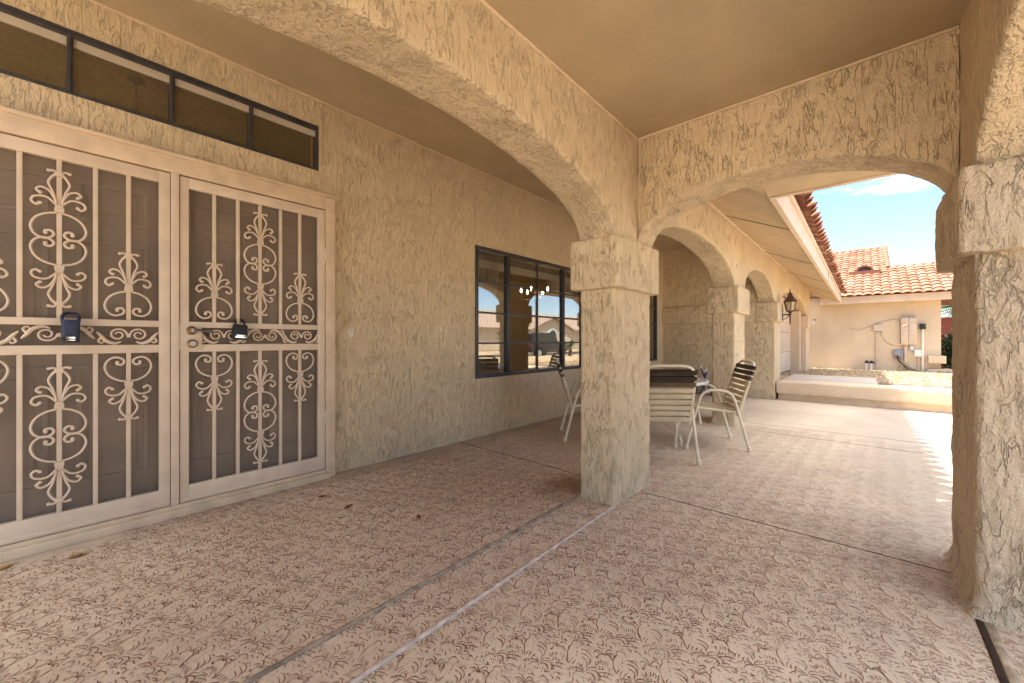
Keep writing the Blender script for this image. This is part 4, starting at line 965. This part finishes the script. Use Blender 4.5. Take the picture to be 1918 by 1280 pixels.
MB().box(NX-.07,-.93,.12,X1,-.875,.925).build('riser_duct',M['boxtan'],e,bevel=.004)
def boxthing(name,label,cat,y0,y1,z0,z1,d,mat,conduit=None,cm=None):
    e=empty(name,(NX,(y0+y1)/2,z0),label,cat); MB().box(NX-d,y0,z0,X1,y1,z1).build('housing',mat,e,bevel=.006)
    if conduit is not None:
        y,za,zb=conduit; m=MB(); m.tube([(NX-.03,y,za),(NX-.03,y,zb)],.026,8); m.build('conduit',cm or M['boxtan'],e)
    return e
e=boxthing('junction_box','pale wide junction box with conduit down to the gravel on the neighbour wall','utility box',-.44,-.205,1.33,1.51,.09,M['boxtan'],(-.287,.15,1.34))
MB().box(NX-.095,-.43,1.36,NX-.0905,-.24,1.385).build('label_strip',M['paleblue'],e)
e=boxthing('black_receiver','small black box on a thin pole near the corner of the neighbour wall','utility box',-1.30,-1.18,1.362,1.515,.10,M['black'],(-1.243,.15,1.37),M['white'])
MB().box(NX-.104,-1.285,1.46,NX-.1005,-1.265,1.48).build('indicator',M['green'],e)
boxthing('small_blue_box','tiny pale blue box under the utility cabinet','utility box',-1.065,-.985,.77,.905,.06,M['paleblue'])
e=boxthing('small_white_box','small white two part box below the utility cabinet','utility box',-1.215,-1.075,.59,.775,.08,M['white'],(-1.16,.15,.6)); MB().box(NX-.084,-1.214,.69,NX-.0805,-1.076,.697).build('seam',M['grey'],e)
e=empty('cable_box',(NX,-.74,.6),'open grey cable box with loose dark cables on the neighbour wall','cable box')
MB().box(NX-.06,-.86,.50,X1,-.64,.79).build('housing',M['grey'],e,bevel=.02)
m=MB(); m.lathe([(.07,0),(.07,-.05),(.05,-.06)],(NX-.06,-.72,.66),12,axis='x'); m.lathe([(.045,0),(.045,-.05)],(NX-.06,-.80,.62),10,axis='x'); m.build('coil',M['grey'],e)
for k,(a,b) in enumerate(((.64,-1.1),(.58,-1.0),(.55,-.70),(.60,-1.2))):
    m=MB(); m.tube(cr([(NX-.10,-.72-.02*k,a),(NX-.16,-.75-.03*k,.45),(NX-.12,(-.8+b)/2,.26),(NX-.1,b,.175)],8),.011,6); m.build('cable',M['black'] if k<2 else M['wood'],e)
m=MB(); m.tube(cr([(NX-.012,.35,1.42),(NX-.012,.1,1.38),(NX-.012,-.1,1.45),(NX-.012,-.3,1.56),(NX-.012,-.62,1.66),(NX-.012,-.75,1.63),(NX-.012,-.785,1.45),(NX-.012,-.78,.95)],8),.009,6)
tag(m.build('wall_cable',M['boxtan'],smooth=60),'thin tan cable arching over the neighbour wall to the utility cabinet','cable',kind='thing')
m=MB(); m.tube(cr([(NX-.012,-.385,1.33),(NX-.012,-.40,1.18),(NX-.012,-.5,1.0),(NX-.012,-.66,.90),(NX-.012,-.85,.885),(NX-.012,-.95,.915)],8),.009,6)
tag(m.build('wall_cable',M['boxtan'],smooth=60),'thin tan cable sagging from the junction box under the utility cabinet','cable',kind='thing')
for y,lb in((-.06,'white hose bib pipe with dark tap, nearer the garage'),(-.168,'white hose bib pipe with dark tap, nearer the conduit')):
    e=empty('hose_bib',(NX-.1,y,.15),lb,'tap','hose taps by the neighbour wall'); m=MB(); m.tube([(NX-.1,y,.10),(NX-.1,y,.38)],.028,8); m.build('pipe',M['white'],e)
    m=MB(); m.lathe([(.035,0),(.042,.03),(.02,.05),(.03,.06),(.03,.08)],(NX-.1,y,.36),10); m.tube([(NX-.1,y,.40),(NX-.17,y-.05,.40),(NX-.18,y-.06,.36)],.018,7); m.build('tap',M['black'],e)
m=MB(); m.obox((NX-.15,-1.55,.22),(.05,0,.0),(0,.22,-.015),(0,.001,.035)); tag(m.build('fallen_board',M['boxtan'],smooth=0,bevel=.006),'tan board lying on gravel at the neighbour wall corner','board',kind='thing')
m=MB(); m.tube([(NX-.1,-1.72,.19),(NX-.1,-2.6,.18)],.05,10); tag(m.build('white_pipe',M['pipe'],smooth=50),'pale pipe lying on the gravel beyond the house corner','pipe',kind='thing')
e=empty('pink_wall',(19.1,-4,.1),'pink block wall with pale stains beyond the house corner','wall')
MB().box(19,-4.2,0,19.2,-1.5,1.72).build('blocks',M['pink'],e,smooth=0); MB().box(18.97,-4.2,1.722,19.23,-1.5,1.80).build('coping',M['pink'],e,bevel=.008)
def foliage(mb,c,R,n,s):
    for _ in range(n):
        d=Vector((random.gauss(0,1),random.gauss(0,1),random.gauss(0,1))).normalized()*random.random()**.4; lump=.78+.35*noise.noise(d*2.3+Vector((c[0],0,0)))
        p=Vector(c)+Vector((d.x*R[0],d.y*R[1],d.z*R[2]))*lump; a=Vector((random.uniform(-1,1),random.uniform(-1,1),random.uniform(-.6,1))).normalized(); b=a.orthogonal().normalized(); q=s*random.uniform(.6,1.3)
        mb.add([p-a*q,p+b*q*.45,p+a*q,p-b*q*.45],[(0,1,2,3)])
e=empty('bush',(17.7,-2.2,.15),'dense dark green bush in front of the pink wall','bush')
m=MB(); foliage(m,(17.7,-2.2,.72),(.55,.75,.72),2600,.06); m.build('foliage',M['leaf'],e,smooth=0,recalc=False)
m=MB(); m.tube([(17.7,-2.2,.1),(17.72,-2.18,.6)],[.04,.02],7); m.build('stem',M['bark'],e)
def palm(x,y,z0,h,R,n,label,mat,tr=.13,droop=.9):
    e=empty('palm_tree',(x,y,z0),label,'palm','palms and yuccas')
    m=MB(); m.tube(cr([(x,y,z0),(x+.03,y,z0+h*.5),(x,y+.02,z0+h)],8),[tr*(1.2-.3*i/16) for i in range(17)],9); m.build('trunk',M['bark'],e)
    m=MB()
    for k in range(n):
        a=2*PI*k/n+random.uniform(-.2,.2); el=random.uniform(-.25,1.25); L=R*random.uniform(.8,1.1); P=[]
        for i in range(11):
            t=i/10; P.append(Vector((x+math.cos(a)*math.cos(el)*L*t,y+math.sin(a)*math.cos(el)*L*t,z0+h+math.sin(el)*L*t-droop*L*.5*t*t)))
        for i in range(1,11):
            d=(P[i]-P[i-1]).normalized(); sd_=d.cross(Vector((0,0,1))).normalized()
            for s in(-1,1):
                for o in(0,.5):
                    p=P[i-1].lerp(P[i],o); ll=L*.26*math.sin(PI*(.12+.8*i/11)); tip=p+(sd_*s*.8+d*.6-Vector((0,0,.25))).normalized()*ll
                    mb_w=d*ll*.09; m.add([p-mb_w,p+mb_w,tip],[(0,1,2)])
        m.tube(P,[.012*(1-.07*i) for i in range(11)],5)
    m.build('crown',mat,e,smooth=0,recalc=False); return e
palm(21.5,-2.75,.1,2.15,1.5,44,'feathery palm showing above the pink wall',M['frond'])

# ------------------------------------------------------------------ across the street (seen in the window reflection)
palm(19.2,-6.3,0,.75,.55,26,'bushy young palm in the front yard, mirrored in the picture window',M['frond'],.1,.7)
palm(33,-21,-.2,2.4,1.4,20,'taller palm in the opposite yard, mirrored in the picture window',M['frond'])
palm(29,-21,-.2,1.6,1.0,18,'small palm in the opposite yard, mirrored beside the parked car',M['frond'])
e=empty('facing_house',(44,-30,-.2),'tan house across the street with gable and arched window, mirrored in the glass','house')
mb=MB(); mb.box(20,-38,-.25,66,-27.5,2.6); mb.box(40,-27.5,-.25,49.5,-26,2.6); mb.prism([(40,2.6),(49.5,2.6),(44.75,4.1)],-27.6,-26,'y'); mb.build('wall',M['fwall'],e,smooth=0)
mb=MB(); mb.prism([(-26.9,2.55),(-32.7,5.2),(-38.6,2.55)],19.4,66.6,'x'); mb.add([(39.4,-25.5,2.42),(44.75,-25.5,4.25),(44.75,-31,4.25),(39.4,-31,2.42)],[(0,1,2,3)]); mb.add([(50.1,-25.5,2.42),(44.75,-25.5,4.25),(44.75,-31,4.25),(50.1,-31,2.42)],[(3,2,1,0)]); mb.add([(39.4,-25.5,2.30),(44.75,-25.5,4.13),(44.75,-25.5,4.25),(39.4,-25.5,2.42)],[(0,1,2,3)]); mb.add([(50.1,-25.5,2.30),(44.75,-25.5,4.13),(44.75,-25.5,4.25),(50.1,-25.5,2.42)],[(3,2,1,0)]); mb.build('roof',M['broof'],e,smooth=0)
m=MB(); pr=[(44.75+1.15*math.cos(PI*i/14),1.5+1.15*math.sin(PI*i/14)) for i in range(15)]; m.prism(pr,-25.98,-25.9,'y'); wf=m.build('window',M['teal'],e,smooth=0)
m=MB(); pr=[(44.75+.85*math.cos(PI*i/14),1.55+.85*math.sin(PI*i/14)) for i in range(15)]; m.prism(pr,-25.9,-25.87,'y'); m.build('pane',M['carglass'],wf,smooth=0)
m=MB(); m.box(26,-27.5,-.2,31,-27.42,2.1); m.build('garage_door',M['gdoor'],e,smooth=0)
e=empty('parked_car',(22.4,-10.9,-.22),'dark grey off road car parked at the kerb, mirrored in the picture window','car')
m=MB(); pr=[(-2.15,.55),(-2.2,.95),(-2.12,1.05),(-2.02,1.68),(-1.9,1.76),(.25,1.76),(.45,1.7),(.95,1.16),(2.1,1.08),(2.25,.95),(2.28,.55),(1.95,.42),(-1.9,.42)]
m.prism([(22.4+a,b-.22) for a,b in pr],-11.8,-10.0,'y'); m.build('body',M['carpaint'],e,bevel=.05,seg=3)
m=MB()
for a,b in((-1.9,-1.0),(-.92,-.08),(0,.62)): m.prism([(22.4+a,.86),(22.4+b,.86),(22.4+min(b,b if b<.5 else .32),1.42),(22.4+a,1.42)],-9.995,-9.985,'y')
m.build('side_window',M['carglass'],e,smooth=0)
MB().box(20.23,-11.6,.85,20.32,-10.2,1.4).build('rear_window',M['carglass'],e,bevel=.02)
for a in(-1.35,1.45):
    for y,yy in((-10.15,-9.9),(-11.9,-11.65)):
        m=MB(); m.lathe([(.2,0),(.36,.0),(.40,.04),(.40,.20),(.36,.25),(.2,.25)],(22.4+a,y-.02,.18),24,axis='y'); w_=m.build('wheel',M['tyre'],e); m=MB(); m.lathe([(.22,.2),(.22,.262),(.1,.28),(.05,.285)],(22.4+a,y-.02,.18),7,axis='y'); m.build('rim',M['rim'],w_)
for y in(-10.15,-11.65): MB().box(20.16,y-.1,.6,20.24,y+.1,.9).build('tail_light',M['tail'],e,bevel=.01)
m=MB(); m.lathe([(.2,0),(.37,0),(.37,-.18),(.2,-.18)],(20.15,-10.9,.75),20,axis='x'); m.build('spare_wheel',M['tyre'],e)
